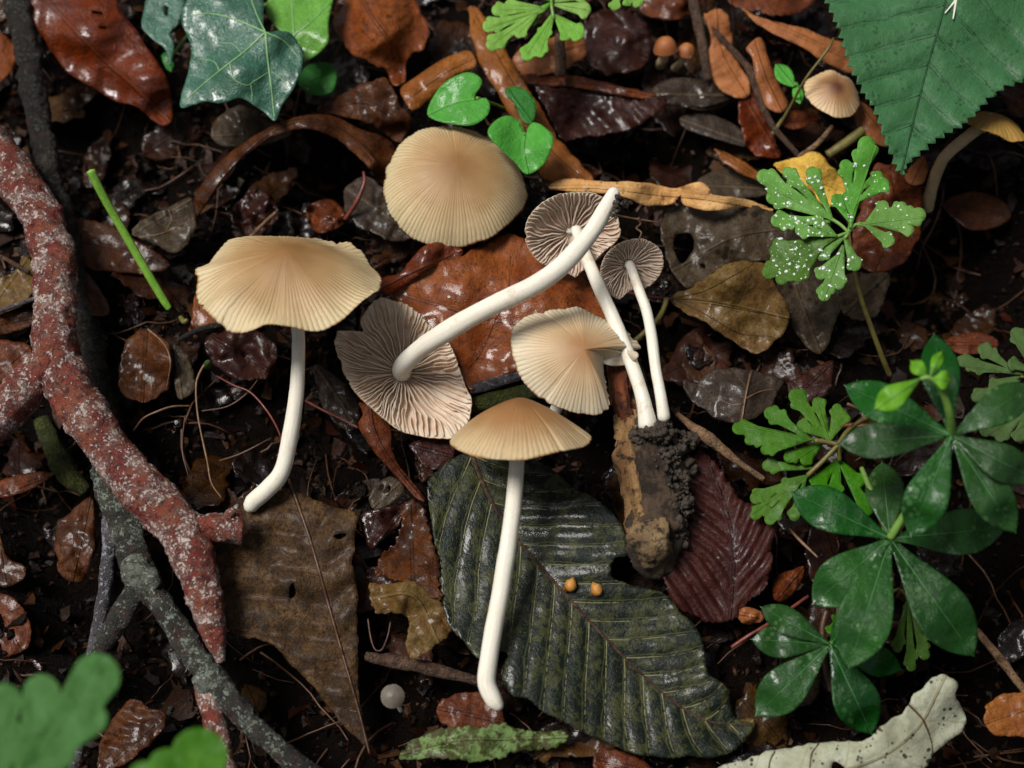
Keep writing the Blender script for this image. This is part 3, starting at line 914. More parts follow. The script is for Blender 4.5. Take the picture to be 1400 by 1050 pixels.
M['cap_pale'] = capmat('cap_skin_pale', s(162, 120, 80), s(188, 160, 122), s(214, 200, 172), s(148, 114, 80), 80)
M['cap_orange'] = capmat('cap_skin_orange', s(166, 104, 56), s(156, 94, 48), s(146, 84, 42), s(120, 70, 36), 40)
M['cap_brown'] = capmat('cap_skin_umber', s(92, 54, 34), s(160, 118, 78), s(214, 184, 140), s(120, 80, 50), 50)
M['cap_yellow'] = capmat('cap_skin_yellow', s(150, 112, 46), s(164, 126, 58), s(170, 134, 66), s(120, 84, 34), 40)
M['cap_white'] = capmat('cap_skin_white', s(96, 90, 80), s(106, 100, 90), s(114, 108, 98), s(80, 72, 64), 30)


def gillmat(name, edge, face, deep):
    nb = NB(name)
    t = nb.n('SeparateXYZ', {0: nb.n('TexCoord', out=2)}).node
    ov = objvec(nb)
    n1 = nb.noise(ov, 4.0, 4.0)
    c = nb.mix(nb.ss(t.outputs[1], 0.5, 1.0), face, edge)
    c = nb.mix(nb.math('MULTIPLY', nb.ss(n1, 0.4, 0.7), 0.5), c, deep)
    nb.set(Base_Color=c, Roughness=0.6)
    tr = nb.n('BsdfTranslucent', {0: c})
    nb.t.links.new(nb.n('MixShader', {0: 0.35, 1: nb.b.outputs[0], 2: tr}), nb.o.inputs[0])
    return nb.m


M['gill'] = gillmat('gill_flesh', s(246, 232, 212), s(238, 210, 182), s(220, 182, 150))
M['gill_grey'] = gillmat('gill_flesh_greyish', s(242, 226, 206), s(226, 194, 170), s(204, 166, 142))
M['red_bark'] = barkmat('red_bark', s(122, 48, 38), s(138, 76, 54), s(100, 44, 42), s(42, 19, 16), s(224, 206, 196), lam=0.95, rough=0.6)
M['dark_bark'] = barkmat('dark_bark', s(56, 50, 46), s(44, 42, 38), s(70, 36, 32), s(16, 14, 13), s(150, 160, 146), lam=0.75, rough=0.6)
M['collar'] = barkmat('lichen_collar', s(112, 116, 104), s(92, 94, 84), s(70, 66, 60), s(30, 28, 25), s(180, 188, 172), lam=0.8)
M['grey_bark'] = barkmat('grey_bark', s(92, 88, 92), s(72, 66, 68), s(60, 52, 52), s(22, 20, 20), s(170, 172, 180), lam=0.8, rough=0.5)
M['black_bark'] = barkmat('black_bark', s(38, 33, 28), s(30, 27, 22), s(52, 30, 24), s(12, 10, 9), s(96, 96, 84), lam=0.5, rough=0.6)
M['tan_bark'] = barkmat('tan_twig', s(150, 118, 88), s(126, 94, 66), s(106, 78, 54), s(60, 40, 26), s(180, 156, 122), lam=0.3)
M['umber_bark'] = barkmat('umber_twig', s(98, 74, 58), s(78, 56, 44), s(66, 46, 36), s(28, 20, 16), s(140, 116, 92), lam=0.3)
M['moss'] = barkmat('mossy_wood', s(58, 66, 16), s(46, 54, 14), s(40, 36, 16), s(18, 18, 8), s(110, 112, 40), lam=0.4)
M['rootlet'] = plainmat('rootlet_fibre', s(88, 58, 38), s(66, 42, 28), rough=(0.35, 0.6), bump=0.0001)
M['rootlet_red'] = plainmat('red_rootlet', s(112, 52, 40), s(88, 40, 32), rough=(0.3, 0.55), bump=0.0001)
M['rootlet_pale'] = plainmat('pale_rootlet', s(128, 98, 72), s(100, 72, 50), rough=(0.35, 0.6), bump=0.0001)
M['pale_wood'] = fibremat('pale_rotten_wood', s(178, 140, 92), s(128, 92, 56), s(40, 27, 18), 0.97, (0.5, 0.8), 0.0018, (0.6, 7.0), 2.4, 0.0, 0.5)
M['dark_wood'] = fibremat('dark_rotten_wood', s(104, 86, 66), s(66, 52, 42), s(36, 27, 21), 0.85, (0.5, 0.8), 0.0020, (0.5, 6.0), 1.6, 0.0, 0.46)
M['red_wood'] = fibremat('red_rotten_wood', s(128, 68, 34), s(92, 44, 22), s(44, 22, 12), 0.85, (0.35, 0.6), 0.0010, (0.6, 7.0), 2.4, 0.0, 0.5)
M['crust_wood'] = fibremat('crusted_wood', s(150, 124, 88), s(110, 88, 62), s(34, 26, 20), 0.95, (0.6, 0.85), 0.0012, (2.0, 6.0), 3.4, 0.0, 0.47)
M['clod'] = plainmat('soil_clod', s(72, 62, 50), s(56, 46, 38), scale=3.0, rough=(0.35, 0.7), bump=0.0012, dark=s(24, 19, 15), darkamt=0.9, bs=6.0)
M['seed'] = plainmat('seed_husk', s(206, 150, 72), s(178, 118, 50), scale=8.0, rough=(0.3, 0.5), bump=0.0002, dark=s(110, 66, 26), darkamt=0.5)
M['crumb'] = attrmat('soil_crumb')
M['shard'] = attrmat('leaf_shard', rough=(0.2, 0.6))
nb = NB('water')
nb.set(Base_Color=(0.92, 0.96, 0.95, 1), Roughness=0.06, IOR=1.33, Coat_Weight=0.6, Transmission_Weight=0.35)
M['water'] = nb.m


def soilmat():
    nb = NB('dark_humus')
    v = objvec(nb)
    n1 = nb.noise(v, 0.8, 6.0, 0.7)
    n2 = nb.noise(v, 4.0, 4.0, 0.8, 0.4)
    n3 = nb.noise(v, 18.0, 3.0, 0.75)
    c = nb.mix(nb.ss(n1, 0.35, 0.65), s(16, 10, 7), s(11, 7, 5))
    c = nb.mix(nb.ss(n2, 0.52, 0.68), c, s(28, 17, 11))
    c = nb.mix(nb.ss(n3, 0.55, 0.7), c, s(20, 15, 12))
    h = nb.math('ADD', n2, nb.math('MULTIPLY', n3, 0.5))
    nb.set(Base_Color=c, Roughness=nb.n('MapRange', {0: n3, 1: 0.3, 2: 0.7, 3: 0.2, 4: 0.65}), Normal=nb.n('Bump', {'Height': h, 'Strength': 1.0, 'Distance': 0.0022}))
    nb.b.inputs['Specular IOR Level'].default_value = 0.1
    return nb.m


M['soil'] = soilmat()

# ------------------------------------------------------------------ the soil, one sheet out to the horizon
PITS = [(135, 200, 75, 16), (60, 700, 80, 22), (100, 830, 70, 22), (190, 900, 60, 18), (330, 930, 60, 14), (430, 930, 60, 10), (330, 560, 60, 8),
        (1290, 380, 110, 18), (1330, 300, 60, 14), (1350, 830, 70, 22), (1350, 900, 60, 18), (440, 580, 60, 10), (850, 210, 45, 12), (900, 230, 40, 12),
        (430, 235, 70, 16), (500, 240, 50, 12), (800, 620, 45, 10), (980, 610, 50, 10), (1290, 690, 80, 20), (1100, 640, 60, 12), (520, 930, 70, 12), (620, 960, 40, 8), (900, 480, 40, 8), (1180, 210, 40, 8), (1080, 810, 60, 12), (1300, 930, 90, 18), (1390, 1020, 60, 18), (1370, 760, 70, 18), (1380, 400, 70, 16), (250, 1000, 60, 14), (370, 1020, 60, 12), (20, 620, 60, 16), (170, 610, 50, 10), (650, 660, 50, 4)]
_pc = np.array([tuple(P(a, b, 0))[:2] + (r * pxm(0), d) for a, b, r, d in PITS])


def soilz(x, y):
    x, y = np.asarray(x, float), np.asarray(y, float)
    f = 1 / (1 + (np.hypot(x, y) / 0.9) ** 4)
    h = (3.2 * fbm(x * 38, y * 38, 0.3, 3, 5, 0.55) - 2.0) * f
    for cx, cy, r, d in _pc:
        h = h - d * np.exp(-(((x - cx) ** 2 + (y - cy) ** 2) / (r * 1.0) ** 2))
    return h


core = np.linspace(-0.27, 0.27, 330)
outer = 0.27 * (60 / 0.27) ** (np.linspace(0, 1, 30)[1:])
gxs = np.concatenate([-outer[::-1], core, outer])
X, Y = np.meshgrid(gxs, gxs)
Z = soilz(X, Y) * 0.001
n = len(gxs)
ii, jj = np.meshgrid(np.arange(n - 1), np.arange(n - 1))
a_ = (jj * n + ii).ravel()
Fq = np.stack([a_, a_ + 1, a_ + n + 1, a_ + n], -1)
g = mesh_obj('ground', np.stack([X.ravel(), Y.ravel(), Z.ravel()], -1), Fq, M['soil'], loc=(0, 0, 0))
tag(g, kind='structure')

# ------------------------------------------------------------------ loose litter: crumbs, shards, rootlets
rs = np.random.RandomState(4)
ico_v = []
ph = (1 + 5 ** .5) / 2
for a in (-1, 1):
    for b in (-ph, ph):
        ico_v += [(0, a, b), (a, b, 0), (b, 0, a)]
ico_v = np.array(ico_v) / math.hypot(1, ph)
_h0 = []
for i in range(12):
    for j in range(i + 1, 12):
        for k in range(j + 1, 12):
            d = [np.linalg.norm(ico_v[p] - ico_v[q]) for p, q in ((i, j), (j, k), (i, k))]
            if max(d) < 1.1:
                f = (i, j, k)
                nn = np.cross(ico_v[j] - ico_v[i], ico_v[k] - ico_v[i])
                _h0.append(f if np.dot(nn, ico_v[i]) > 0 else (i, k, j))
ico_f = np.array(_h0)
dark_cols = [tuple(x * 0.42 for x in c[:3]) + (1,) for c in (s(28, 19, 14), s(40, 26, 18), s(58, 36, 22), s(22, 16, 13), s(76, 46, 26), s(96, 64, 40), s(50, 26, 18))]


def scatter_xy(n, m=0.0):
    return rs.uniform(-0.2, 0.2, n), rs.uniform(-0.135, 0.2, n)


N = 9000
cx, cy = scatter_xy(N)
sz = 0.00045 + 0.0013 * rs.rand(N) ** 3.0
V, F, Cc = [], [], []
for i in range(N):
    v = ico_v * (1 + 0.35 * rs.uniform(-1, 1, (12, 1))) * sz[i] * rs.uniform(0.6, 1.3, (1, 3))
    V.append(v)
    F.append(ico_f + i * 12)
    Cc.append(np.tile(dark_cols[rs.randint(len(dark_cols))], (12, 1)))
V = np.array(V)
z0 = soilz(cx, cy) * 0.001 + sz * 0.25
V = V + np.stack([cx, cy, z0], -1)[:, None]
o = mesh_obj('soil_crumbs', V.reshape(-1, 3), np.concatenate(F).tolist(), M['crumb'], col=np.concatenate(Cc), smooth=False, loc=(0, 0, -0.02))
tag(o, 'small dark crumbs of humus scattered over the forest soil', 'soil crumbs', kind='stuff')

N = 9000
cx, cy = scatter_xy(N)
V, F, Cc = [], [], []
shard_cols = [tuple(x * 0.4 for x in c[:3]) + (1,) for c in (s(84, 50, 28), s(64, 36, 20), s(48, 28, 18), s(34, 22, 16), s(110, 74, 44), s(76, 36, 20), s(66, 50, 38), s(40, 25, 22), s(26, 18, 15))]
for i in range(N):
    r = 0.0009 + 0.0042 * rs.rand() ** 2.2
    k = 7
    th = np.sort(rs.uniform(0, 2 * np.pi, k))
    rr = r * rs.uniform(0.5, 1.2, k) * np.where(rs.rand(k) < 0.25, 0.5, 1)
    el = rs.uniform(0.4, 1.0)
    x, y = rr * np.cos(th), rr * np.sin(th) * el
    cv = rs.uniform(-0.35, 0.5) / max(r, 1e-4)
    z = cv * x * x * 0.7 + rs.uniform(-.08, .08, k) * r
    v = np.concatenate([[[0, 0, 0]], np.stack([x, y, z], -1)])
    az, tl, ta = rs.uniform(0, 6.28), rs.normal(0, 0.38), rs.normal(0, 0.38)
    Rz = np.array([[math.cos(az), -math.sin(az), 0], [math.sin(az), math.cos(az), 0], [0, 0, 1]])
    Rx = np.array([[1, 0, 0], [0, math.cos(tl), -math.sin(tl)], [0, math.sin(tl), math.cos(tl)]])
    Ry = np.array([[math.cos(ta), 0, math.sin(ta)], [0, 1, 0], [-math.sin(ta), 0, math.cos(ta)]])
    v = v @ (Rz @ Rx @ Ry).T
    zz = float(soilz(cx[i], cy[i])) * 0.001 + rs.uniform(0.0, 0.0022)
    V.append(v + np.array([cx[i], cy[i], zz]))
    b = i * 8
    F += [(b, b + 1 + j, b + 1 + (j + 1) % k) for j in range(k)]
    Cc.append(np.tile(np.array(shard_cols[rs.randint(len(shard_cols))]) * np.array([1, 1, 1, 1]), (8, 1)))
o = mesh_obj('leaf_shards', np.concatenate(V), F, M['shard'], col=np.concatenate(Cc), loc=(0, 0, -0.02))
tag(o, 'tiny broken shards of rotting brown leaf over the soil', 'leaf shards', kind='stuff')

G = []
for i in range(650):
    x, y = scatter_xy(1)
    L, az = rs.uniform(0.006, 0.035), rs.uniform(0, 6.28)
    cv = rs.normal(0, 40)
    pts = []
    px_, py_ = x[0], y[0]
    for k in range(9):
        pts.append((px_, py_, float(soilz(px_, py_)) * 0.001 + 0.0012 + 0.003 * math.sin(k / 8 * math.pi) * rs.rand()))
        px_ += math.cos(az) * L / 8
        py_ += math.sin(az) * L / 8
        az += cv * L / 8 + rs.normal(0, 0.15)
    r = rs.uniform(0.00012, 0.0004)
    G.append(tube_geo(pts, np.linspace(r, r * 0.6, 9), seg=5, step=None, world=True))
V_, F_, U_ = join(G)
o = mesh_obj('rootlets', V_, F_, M['rootlet'], uv=U_, loc=(0, 0, -0.02))
tag(o, 'fine brown rootlets and stalk fibres strewn through the litter', 'rootlets', kind='stuff')


# ------------------------------------------------------------------ dead leaves one can tell apart
_sd = [200]


def D(label, poly, mat, z, name='dead_leaf', veins=None, veinmat=None, **kw):
    _sd[0] += 1
    kw.setdefault('seed', _sd[0])
    pa = np.array(poly, float)
    ar = 0.5 * abs(np.sum(pa[:, 0] * np.roll(pa[:, 1], -1) - np.roll(pa[:, 0], -1) * pa[:, 1]))
    thin = ar / (pa.max(0) - pa.min(0)).max() < 32
    kw.setdefault('en', 0.8 if thin else 2.2)
    kw.setdefault('crk', 0.15 if thin else 0.4)
    kw['wav'] = (kw.get('wav', (0.5, 1.5))[0] * (1.6 if kw['crk'] else 1.0), kw.get('wav', (0.5, 1.5))[1])
    return leaf(name, poly, M[mat], None, label, 'dead leaf', veins=veins, veinmat=veinmat, z=z, **kw)


D('glossy red-brown dead leaf beside the black branch and ivy',
  [(0, -40), (21, 0), (43, 26), (71, 71), (94, 100), (129, 120), (154, 137), (186, 146), (217, 169), (233, 166), (236, 143), (229, 109), (211, 80), (183, 37), (163, 11), (150, -20), (60, -60)],
  'red_dead', 14, mid=[(30, -40), (120, 60), (190, 125), (232, 166)], ctrl=[(40, 0, 6), (120, 40, 8), (200, 100, 4), (230, 165, -6), (150, 135, -4), (90, 95, -2)], pleat=(0.5, 0.55, 0.8), wav=(0.35, 1.0), crk=0.08, en=0.8,
  holes=[[(126, 14), (140, 16), (142, 20), (126, 18)], [(135, 36), (146, 36), (146, 40), (136, 39)]])
D('broad brown leathery dead leaf right beside the light green ivy leaf',
  [(457, 6), (453, 29), (467, 57), (484, 74), (510, 89), (528, 96), (536, 118), (552, 110), (556, 90), (564, 74), (579, 66), (587, 40), (576, 17), (560, -10), (520, -35), (475, -25)],
  'brown_dead', 17, mid=[(480, -30), (510, 25), (545, 75), (545, 112)], ctrl=[(457, 20, 0), (520, 30, 8), (585, 40, 0), (540, 110, -4)], cup=-1.2, wav=(1.0, 1.0))
D('amber curled dead leaf tube between heart-shaped leaf and broad brown leaf',
  [(561, 149), (547, 123), (567, 106), (607, 80), (636, 69), (647, 74), (650, 91), (621, 103), (599, 123), (579, 143)],
  'amber_dead', 16, mid=[(552, 138), (605, 100), (648, 78)], cup=-9, ctrl=[(560, 140, 0), (640, 80, 3)], wav=(0.6, 1.5))
D('dull brown dead leaf hanging under the amber curled leaf tube',
  [(433, 151), (470, 126), (521, 107), (536, 120), (547, 143), (561, 154), (561, 171), (544, 194), (510, 171), (476, 160)],
  'oak_dead', 11, mid=[(435, 152), (500, 140), (556, 175)], ctrl=[(433, 151, 0), (521, 107, 7), (545, 150, 5), (544, 194, -3)], wav=(0.8, 1.2))
D('long arched brown dead leaf roofing a dark hollow behind the caps',
  [(262, 318), (274, 292), (300, 252), (340, 208), (379, 184), (421, 176), (460, 190), (498, 222), (522, 252), (536, 240), (538, 200), (521, 186), (487, 174), (459, 160), (427, 156), (393, 164), (350, 184), (300, 222), (268, 268)],
  'oak_dead', 10, mid=[(265, 300), (310, 235), (370, 180), (430, 165), (490, 195), (530, 240)], ctrl=[(265, 310, -3), (300, 240, 3), (360, 190, 9), (421, 176, 12), (498, 222, 8), (538, 200, 2), (487, 172, 5), (530, 250, 0)], cup=-6, wav=(0.8, 1.3))
D('long amber dead leaf strip running down between the heart-shaped leaves',
  [(640, 10), (655, 12), (672, 40), (692, 72), (715, 110), (740, 150), (760, 185), (780, 210), (812, 245), (800, 256), (762, 254), (737, 236), (722, 205), (702, 165), (682, 130), (660, 95), (645, 50)],
  'amber_dead', 10, mid=[(645, 12), (680, 80), (720, 150), (755, 210), (805, 252)], cup=-4, ctrl=[(645, 15, 4), (700, 110, 5), (770, 230, 2)], wav=(0.8, 1.2))
D('pale tan dead leaf strip with a tapering tail behind the gilled caps',
  [(750, 256), (774, 244), (814, 248), (849, 248), (886, 250), (923, 257), (954, 248), (969, 257), (974, 266), (1014, 271), (1040, 279), (1057, 287), (1040, 287), (1014, 283), (986, 287), (957, 286), (934, 278), (931, 266), (923, 275), (914, 279), (883, 281), (860, 271), (826, 264), (786, 262)],
  'tan_dead', 15, mid=[(752, 256), (820, 256), (900, 265), (970, 272), (1055, 287)], cup=-4, ctrl=[(750, 256, 0), (850, 250, 6), (920, 277, -1), (960, 250, 6), (1055, 286, -5)], wav=(0.7, 1.4))
D('dark purplish ribbed dead leaf behind the pale tan leaf strip',
  [(731, 117), (786, 123), (829, 131), (871, 137), (911, 134), (897, 154), (877, 169), (860, 176), (831, 183), (794, 189), (769, 189), (754, 169), (743, 143)],
  'purple_dead', 9, mid=[(730, 118), (820, 132), (912, 134)], ctrl=[(740, 120, 4), (900, 135, 5), (800, 188, -3)], pleat=(0.7, 0.62, 1.0), teeth=(9, 2.5))
D('thin dark brown dead leaf rim arching over the purplish ribbed leaf',
  [(706, 104), (740, 100), (790, 104), (840, 116), (896, 128), (880, 134), (830, 127), (780, 119), (730, 115), (708, 112)],
  'rust_dead', 12, mid=[(706, 108), (800, 112), (895, 130)], cup=-6, wav=(0.6, 1.3))
D('orange-brown dead leaf lying behind the top feathery green leaf',
  [(698, 88), (716, 64), (760, 50), (800, 56), (794, 80), (762, 96), (722, 104)], 'orange_dead', 11, ctrl=[(700, 88, 0), (760, 55, 5), (790, 75, 2)], cup=-2)
D('wet mottled brown dead leaf beneath the tan button mushrooms',
  [(800, 30), (830, 12), (870, 20), (890, 50), (886, 84), (862, 98), (830, 102), (806, 88), (798, 60)], 'purple_dead', 8, ctrl=[(800, 40, 0), (850, 50, 4), (886, 84, 0)], wav=(1.2, 1.2))
D('rust-brown dead leaf behind the tan button mushrooms',
  [(868, -20), (960, -20), (958, 10), (930, 24), (895, 22), (872, 10)], 'rust_dead', 9, ctrl=[(870, 0, 0), (930, 0, 5), (950, 15, 0)])
D('pale wet orange dead leaf between two thin twigs',
  [(966, 17), (994, 17), (1000, 46), (1003, 66), (1014, 94), (1026, 120), (1017, 134), (986, 123), (971, 100), (966, 74), (974, 57), (968, 37)],
  'orange_dead', 11, mid=[(978, 15), (985, 70), (1018, 130)], ctrl=[(970, 20, 4), (990, 70, 2), (1015, 125, 0)], cup=-3, wav=(1.0, 1.2))
D('wet reddish-brown dead leaf next to the dark slanting twig',
  [(1011, 134), (1030, 125), (1045, 150), (1060, 190), (1065, 215), (1035, 212), (1018, 190), (1010, 160)], 'red_dead', 8, ctrl=[(1015, 140, 2), (1060, 210, -2)], wav=(0.9, 1.3))
D('orange rolled dead leaf tube leaning on the dark slanting twig',
  [(1020, 66), (1040, 51), (1051, 80), (1069, 120), (1077, 143), (1066, 154), (1049, 146), (1034, 109), (1029, 80)],
  'orange_dead', 16, mid=[(1030, 58), (1045, 105), (1066, 150)], cup=-16, ctrl=[(1030, 60, 4), (1066, 150, 0)], wav=(0.4, 1.5))
D('small orange dead leaf curl below the rolled orange leaf tube',
  [(1070, 160), (1086, 151), (1109, 154), (1120, 163), (1106, 171), (1086, 177), (1071, 171)], 'rust_dead', 11, cup=-6)
D('orange arched dead leaf reaching under the big serrated green leaf',
  [(1014, 11), (1031, 20), (1057, 29), (1094, 37), (1129, 51), (1165, 64), (1168, 98), (1129, 86), (1100, 66), (1063, 49), (1034, 31)],
  'orange_dead', 17, mid=[(1014, 12), (1075, 40), (1165, 82)], cup=-9, ctrl=[(1014, 11, 4), (1090, 50, 5), (1165, 80, 0)])
D('rust dead leaf with ragged edge above the orange arched leaf',
  [(1000, 8), (1043, 17), (1057, 20), (1094, 17), (1114, 0), (1114, -25), (1050, -40), (1000, -25)], 'rust_dead', 14, teeth=(12, 3), ctrl=[(1000, 0, 2), (1060, 15, 4), (1110, 0, 0)])
D('orange-tan dead leaf peeping out below the serrated leaf edge',
  [(1168, 140), (1186, 145), (1206, 168), (1218, 196), (1202, 198), (1184, 186), (1172, 170)], 'orange_dead', 12, cup=-4)
D('yellow dead leaf behind the dewy feathery leaf',
  [(1060, 226), (1090, 214), (1114, 206), (1134, 222), (1156, 252), (1150, 277), (1126, 279), (1110, 262), (1086, 250)], 'yellow_dead', 12, ctrl=[(1065, 226, 0), (1115, 210, 4), (1145, 270, -2)], cup=-2)
D('reddish-brown dead leaf behind the dewy feathery leaf',
  [(1200, 225), (1235, 230), (1260, 260), (1262, 300), (1250, 340), (1225, 365), (1190, 370), (1165, 345), (1172, 295), (1188, 250)], 'rust_dead', 10, mid=[(1215, 225), (1220, 300), (1195, 370)], ctrl=[(1215, 230, 4), (1260, 300, -4), (1190, 365, -3)], cup=-1, wav=(1.0, 1.1))
D('orange dead leaf at the tip of the big serrated green leaf',
  [(1238, 238), (1262, 212), (1268, 232), (1262, 250), (1244, 252)], 'orange_dead', 12)
D('grey-brown holed dead leaf under the pale tan strip tail',
  [(905, 300), (930, 282), (1010, 278), (1060, 292), (1085, 320), (1066, 352), (1010, 357), (985, 367), (950, 394), (930, 387), (910, 352)], 'grey_dead', 10, mid=[(1085, 310), (1000, 325), (920, 370)], ctrl=[(910, 320, 0), (1000, 290, 3), (1070, 330, 0), (940, 385, -2)],
  holes=[[(923, 322), (945, 318), (948, 340), (932, 360), (922, 345)], [(957, 362), (964, 360), (966, 367), (959, 368)]], wav=(1.3, 1.0))
D('olive-brown dead leaf with curving veins beside the smaller gilled cap',
  [(917, 408), (951, 390), (986, 364), (1009, 357), (1046, 361), (1060, 387), (1080, 424), (1071, 456), (1034, 483), (1003, 467), (974, 447), (943, 430)], 'olive_dead', 13, mid=[(917, 408), (960, 412), (1010, 420), (1078, 434)], ctrl=[(917, 408, -3), (1000, 365, 6), (1080, 424, 0), (1030, 480, -4)], pleat=(0.6, 0.85, 0.5), wav=(0.8, 1.3),
  veins=[([(917, 408), (962, 398), (1000, 378), (1030, 360)], 1.2, 0.7), ([(917, 408), (975, 412), (1035, 425), (1078, 436)], 1.5, 0.8), ([(925, 410), (965, 430), (1010, 455), (1055, 460)], 1.2, 0.7)], veinmat=M['olive_dead'])
D('faded olive dead leaf under the lower lobes of the dewy feathery leaf',
  [(1048, 300), (1090, 316), (1130, 350), (1150, 400), (1140, 450), (1120, 484), (1088, 452), (1066, 400), (1050, 350)], 'grey_dead', 9, ctrl=[(1050, 310, 2), (1140, 420, 0), (1115, 480, -3)], wav=(1.2, 1.0))
D('drab brown dead leaf crossed by the dewy plant stalk',
  [(1150, 380), (1190, 372), (1216, 374), (1212, 402), (1200, 430), (1172, 438), (1150, 420)], 'grey_dead', 8, ctrl=[(1160, 390, 2), (1205, 425, -3)])
D('dark grey-brown dead leaf with pale veins beyond the soil clod',
  [(975, 505), (1030, 508), (1068, 518), (1065, 535), (1050, 560), (1030, 572), (1000, 578), (965, 562), (940, 542), (935, 520), (955, 525)], 'dgrey_dead', 11, mid=[(1012, 582), (1020, 540), (1028, 505)], ctrl=[(940, 530, 0), (1000, 540, 3), (1065, 525, -2)],
  veins=[([(1014, 576), (1019, 545), (1026, 510)], 1.6, 0.9), ([(1017, 552), (1000, 553), (985, 546)], 0.9, 0.5), ([(1019, 545), (1040, 535), (1058, 532)], 0.9, 0.5)], veinmat=M['rootlet_pale'])
D('purplish curled dead leaf scrap below the olive dead leaves',
  [(1077, 524), (1100, 508), (1114, 502), (1138, 495), (1137, 527), (1120, 550), (1085, 548)], 'purple_dead', 10, cup=-2, ctrl=[(1080, 530, 0), (1130, 500, 4)])
D('large smooth brown dead leaf lying under the group of mushrooms',
  [(533, 396), (560, 378), (600, 360), (624, 352), (653, 338), (700, 322), (745, 345), (790, 372), (822, 402), (838, 432), (836, 456), (790, 490), (730, 500), (695, 512), (660, 527), (640, 533), (618, 485), (580, 446), (546, 414)],
  'brown_dead', 13, mid=[(840, 440), (760, 440), (690, 440), (610, 420), (540, 400)], ctrl=[(540, 400, 0), (640, 380, 5), (700, 330, 1), (740, 420, 6), (830, 430, 0), (650, 520, -1)], wav=(1.3, 0.9),
  veins=[([(640, 505), (660, 478), (676, 440), (694, 400), (698, 350)], 0.9, 0.5), ([(755, 380), (785, 400), (795, 420)], 0.9, 0.5)], veinmat=M['rust_dead'])
D('dark red folded dead leaf edge propped beside the left cap',
  [(521, 381), (547, 373), (561, 356), (576, 339), (596, 331), (624, 336), (633, 347), (607, 358), (584, 368), (550, 391), (524, 403)], 'red_dead', 18, mid=[(522, 392), (570, 368), (630, 342)], ctrl=[(522, 392, 0), (590, 335, 4), (610, 357, -1), (540, 395, -2)], fold=-2, pleat=(0.4, 0.45, 0.9))
D('rusty twisted dead leaf tapering down from the upturned gilled cap',
  [(491, 551), (496, 566), (490, 583), (504, 606), (521, 629), (547, 657), (572, 684), (582, 684), (567, 662), (548, 640), (537, 618), (534, 589), (530, 570), (510, 556)], 'rust_dead', 13, mid=[(505, 555), (512, 590), (535, 632), (578, 684)], cup=-9, ctrl=[(500, 560, 3), (578, 684, -4)], wav=(0.5, 1.6))
D('small grey dead leaf scrap with ragged holes beside the twisted rusty leaf',
  [(504, 683), (514, 664), (533, 651), (550, 663), (547, 677), (516, 698)], 'grey_dead', 10, holes=[[(516, 668), (524, 662), (522, 670)], [(524, 672), (533, 664), (532, 672)]])
D('upright torn brown dead leaf left of the dark green leaf edge',
  [(547, 700), (561, 683), (579, 694), (590, 729), (599, 771), (598, 800), (604, 820), (580, 816), (556, 800), (530, 790), (512, 786), (519, 762), (536, 748), (548, 722)], 'oak_dead', 11, mid=[(560, 688), (563, 750), (565, 815)], ctrl=[(560, 690, 2), (590, 760, 3), (515, 785, -2)], teeth=(13, 4), wav=(1.2, 1.2))
D('torn yellow-brown dead leaf scrap arching over a small dark hole',
  [(506, 800), (535, 798), (560, 794), (590, 812), (612, 838), (616, 860), (595, 884), (560, 898), (556, 846), (535, 838), (513, 836)], 'olive_dead', 12, mid=[(508, 818), (565, 815), (600, 880)], ctrl=[(508, 820, -1), (560, 800, 4), (600, 875, -1)], wav=(1.2, 1.3), teeth=(11, 2.5))
D('reddish ribbed dead leaf scrap under the lower cap rim',
  [(560, 606), (600, 598), (622, 608), (612, 640), (585, 640), (568, 622)], 'maroon_dead', 9, pleat=(0.5, 0.25, 0.6))
D('large brown skeletonised dead leaf under the left mushroom foot',
  [(300, 705), (345, 688), (390, 668), (419, 677), (459, 694), (487, 703), (484, 743), (482, 778), (488, 800), (490, 836), (490, 921), (494, 970), (505, 1020), (480, 1002), (455, 975), (430, 940), (400, 910), (370, 880), (330, 868), (303, 852), (300, 800), (286, 760), (296, 730)],
  'skel_dead', 9.5, mid=[(504, 1022), (490, 970), (470, 900), (450, 830), (432, 765), (418, 720), (398, 666)], ctrl=[(310, 710, 1), (400, 690, 1), (480, 720, 2), (300, 840, -3), (440, 940, -3), (500, 1000, -4)], pleat=(1.5, 1.0, 0.45), fold=0.5, wav=(0.7, 1.2),
  holes=[[(396, 803), (402, 796), (404, 812), (396, 818)], [(456, 733), (466, 728), (474, 731), (463, 737)]],
  veins=[([(396, 658), (418, 720), (432, 765), (450, 830), (470, 900), (490, 970), (505, 1030)], 2.4, 1.2)], veinmat=M['rootlet'], sidev=(0.9, 0.5, -3, 8))
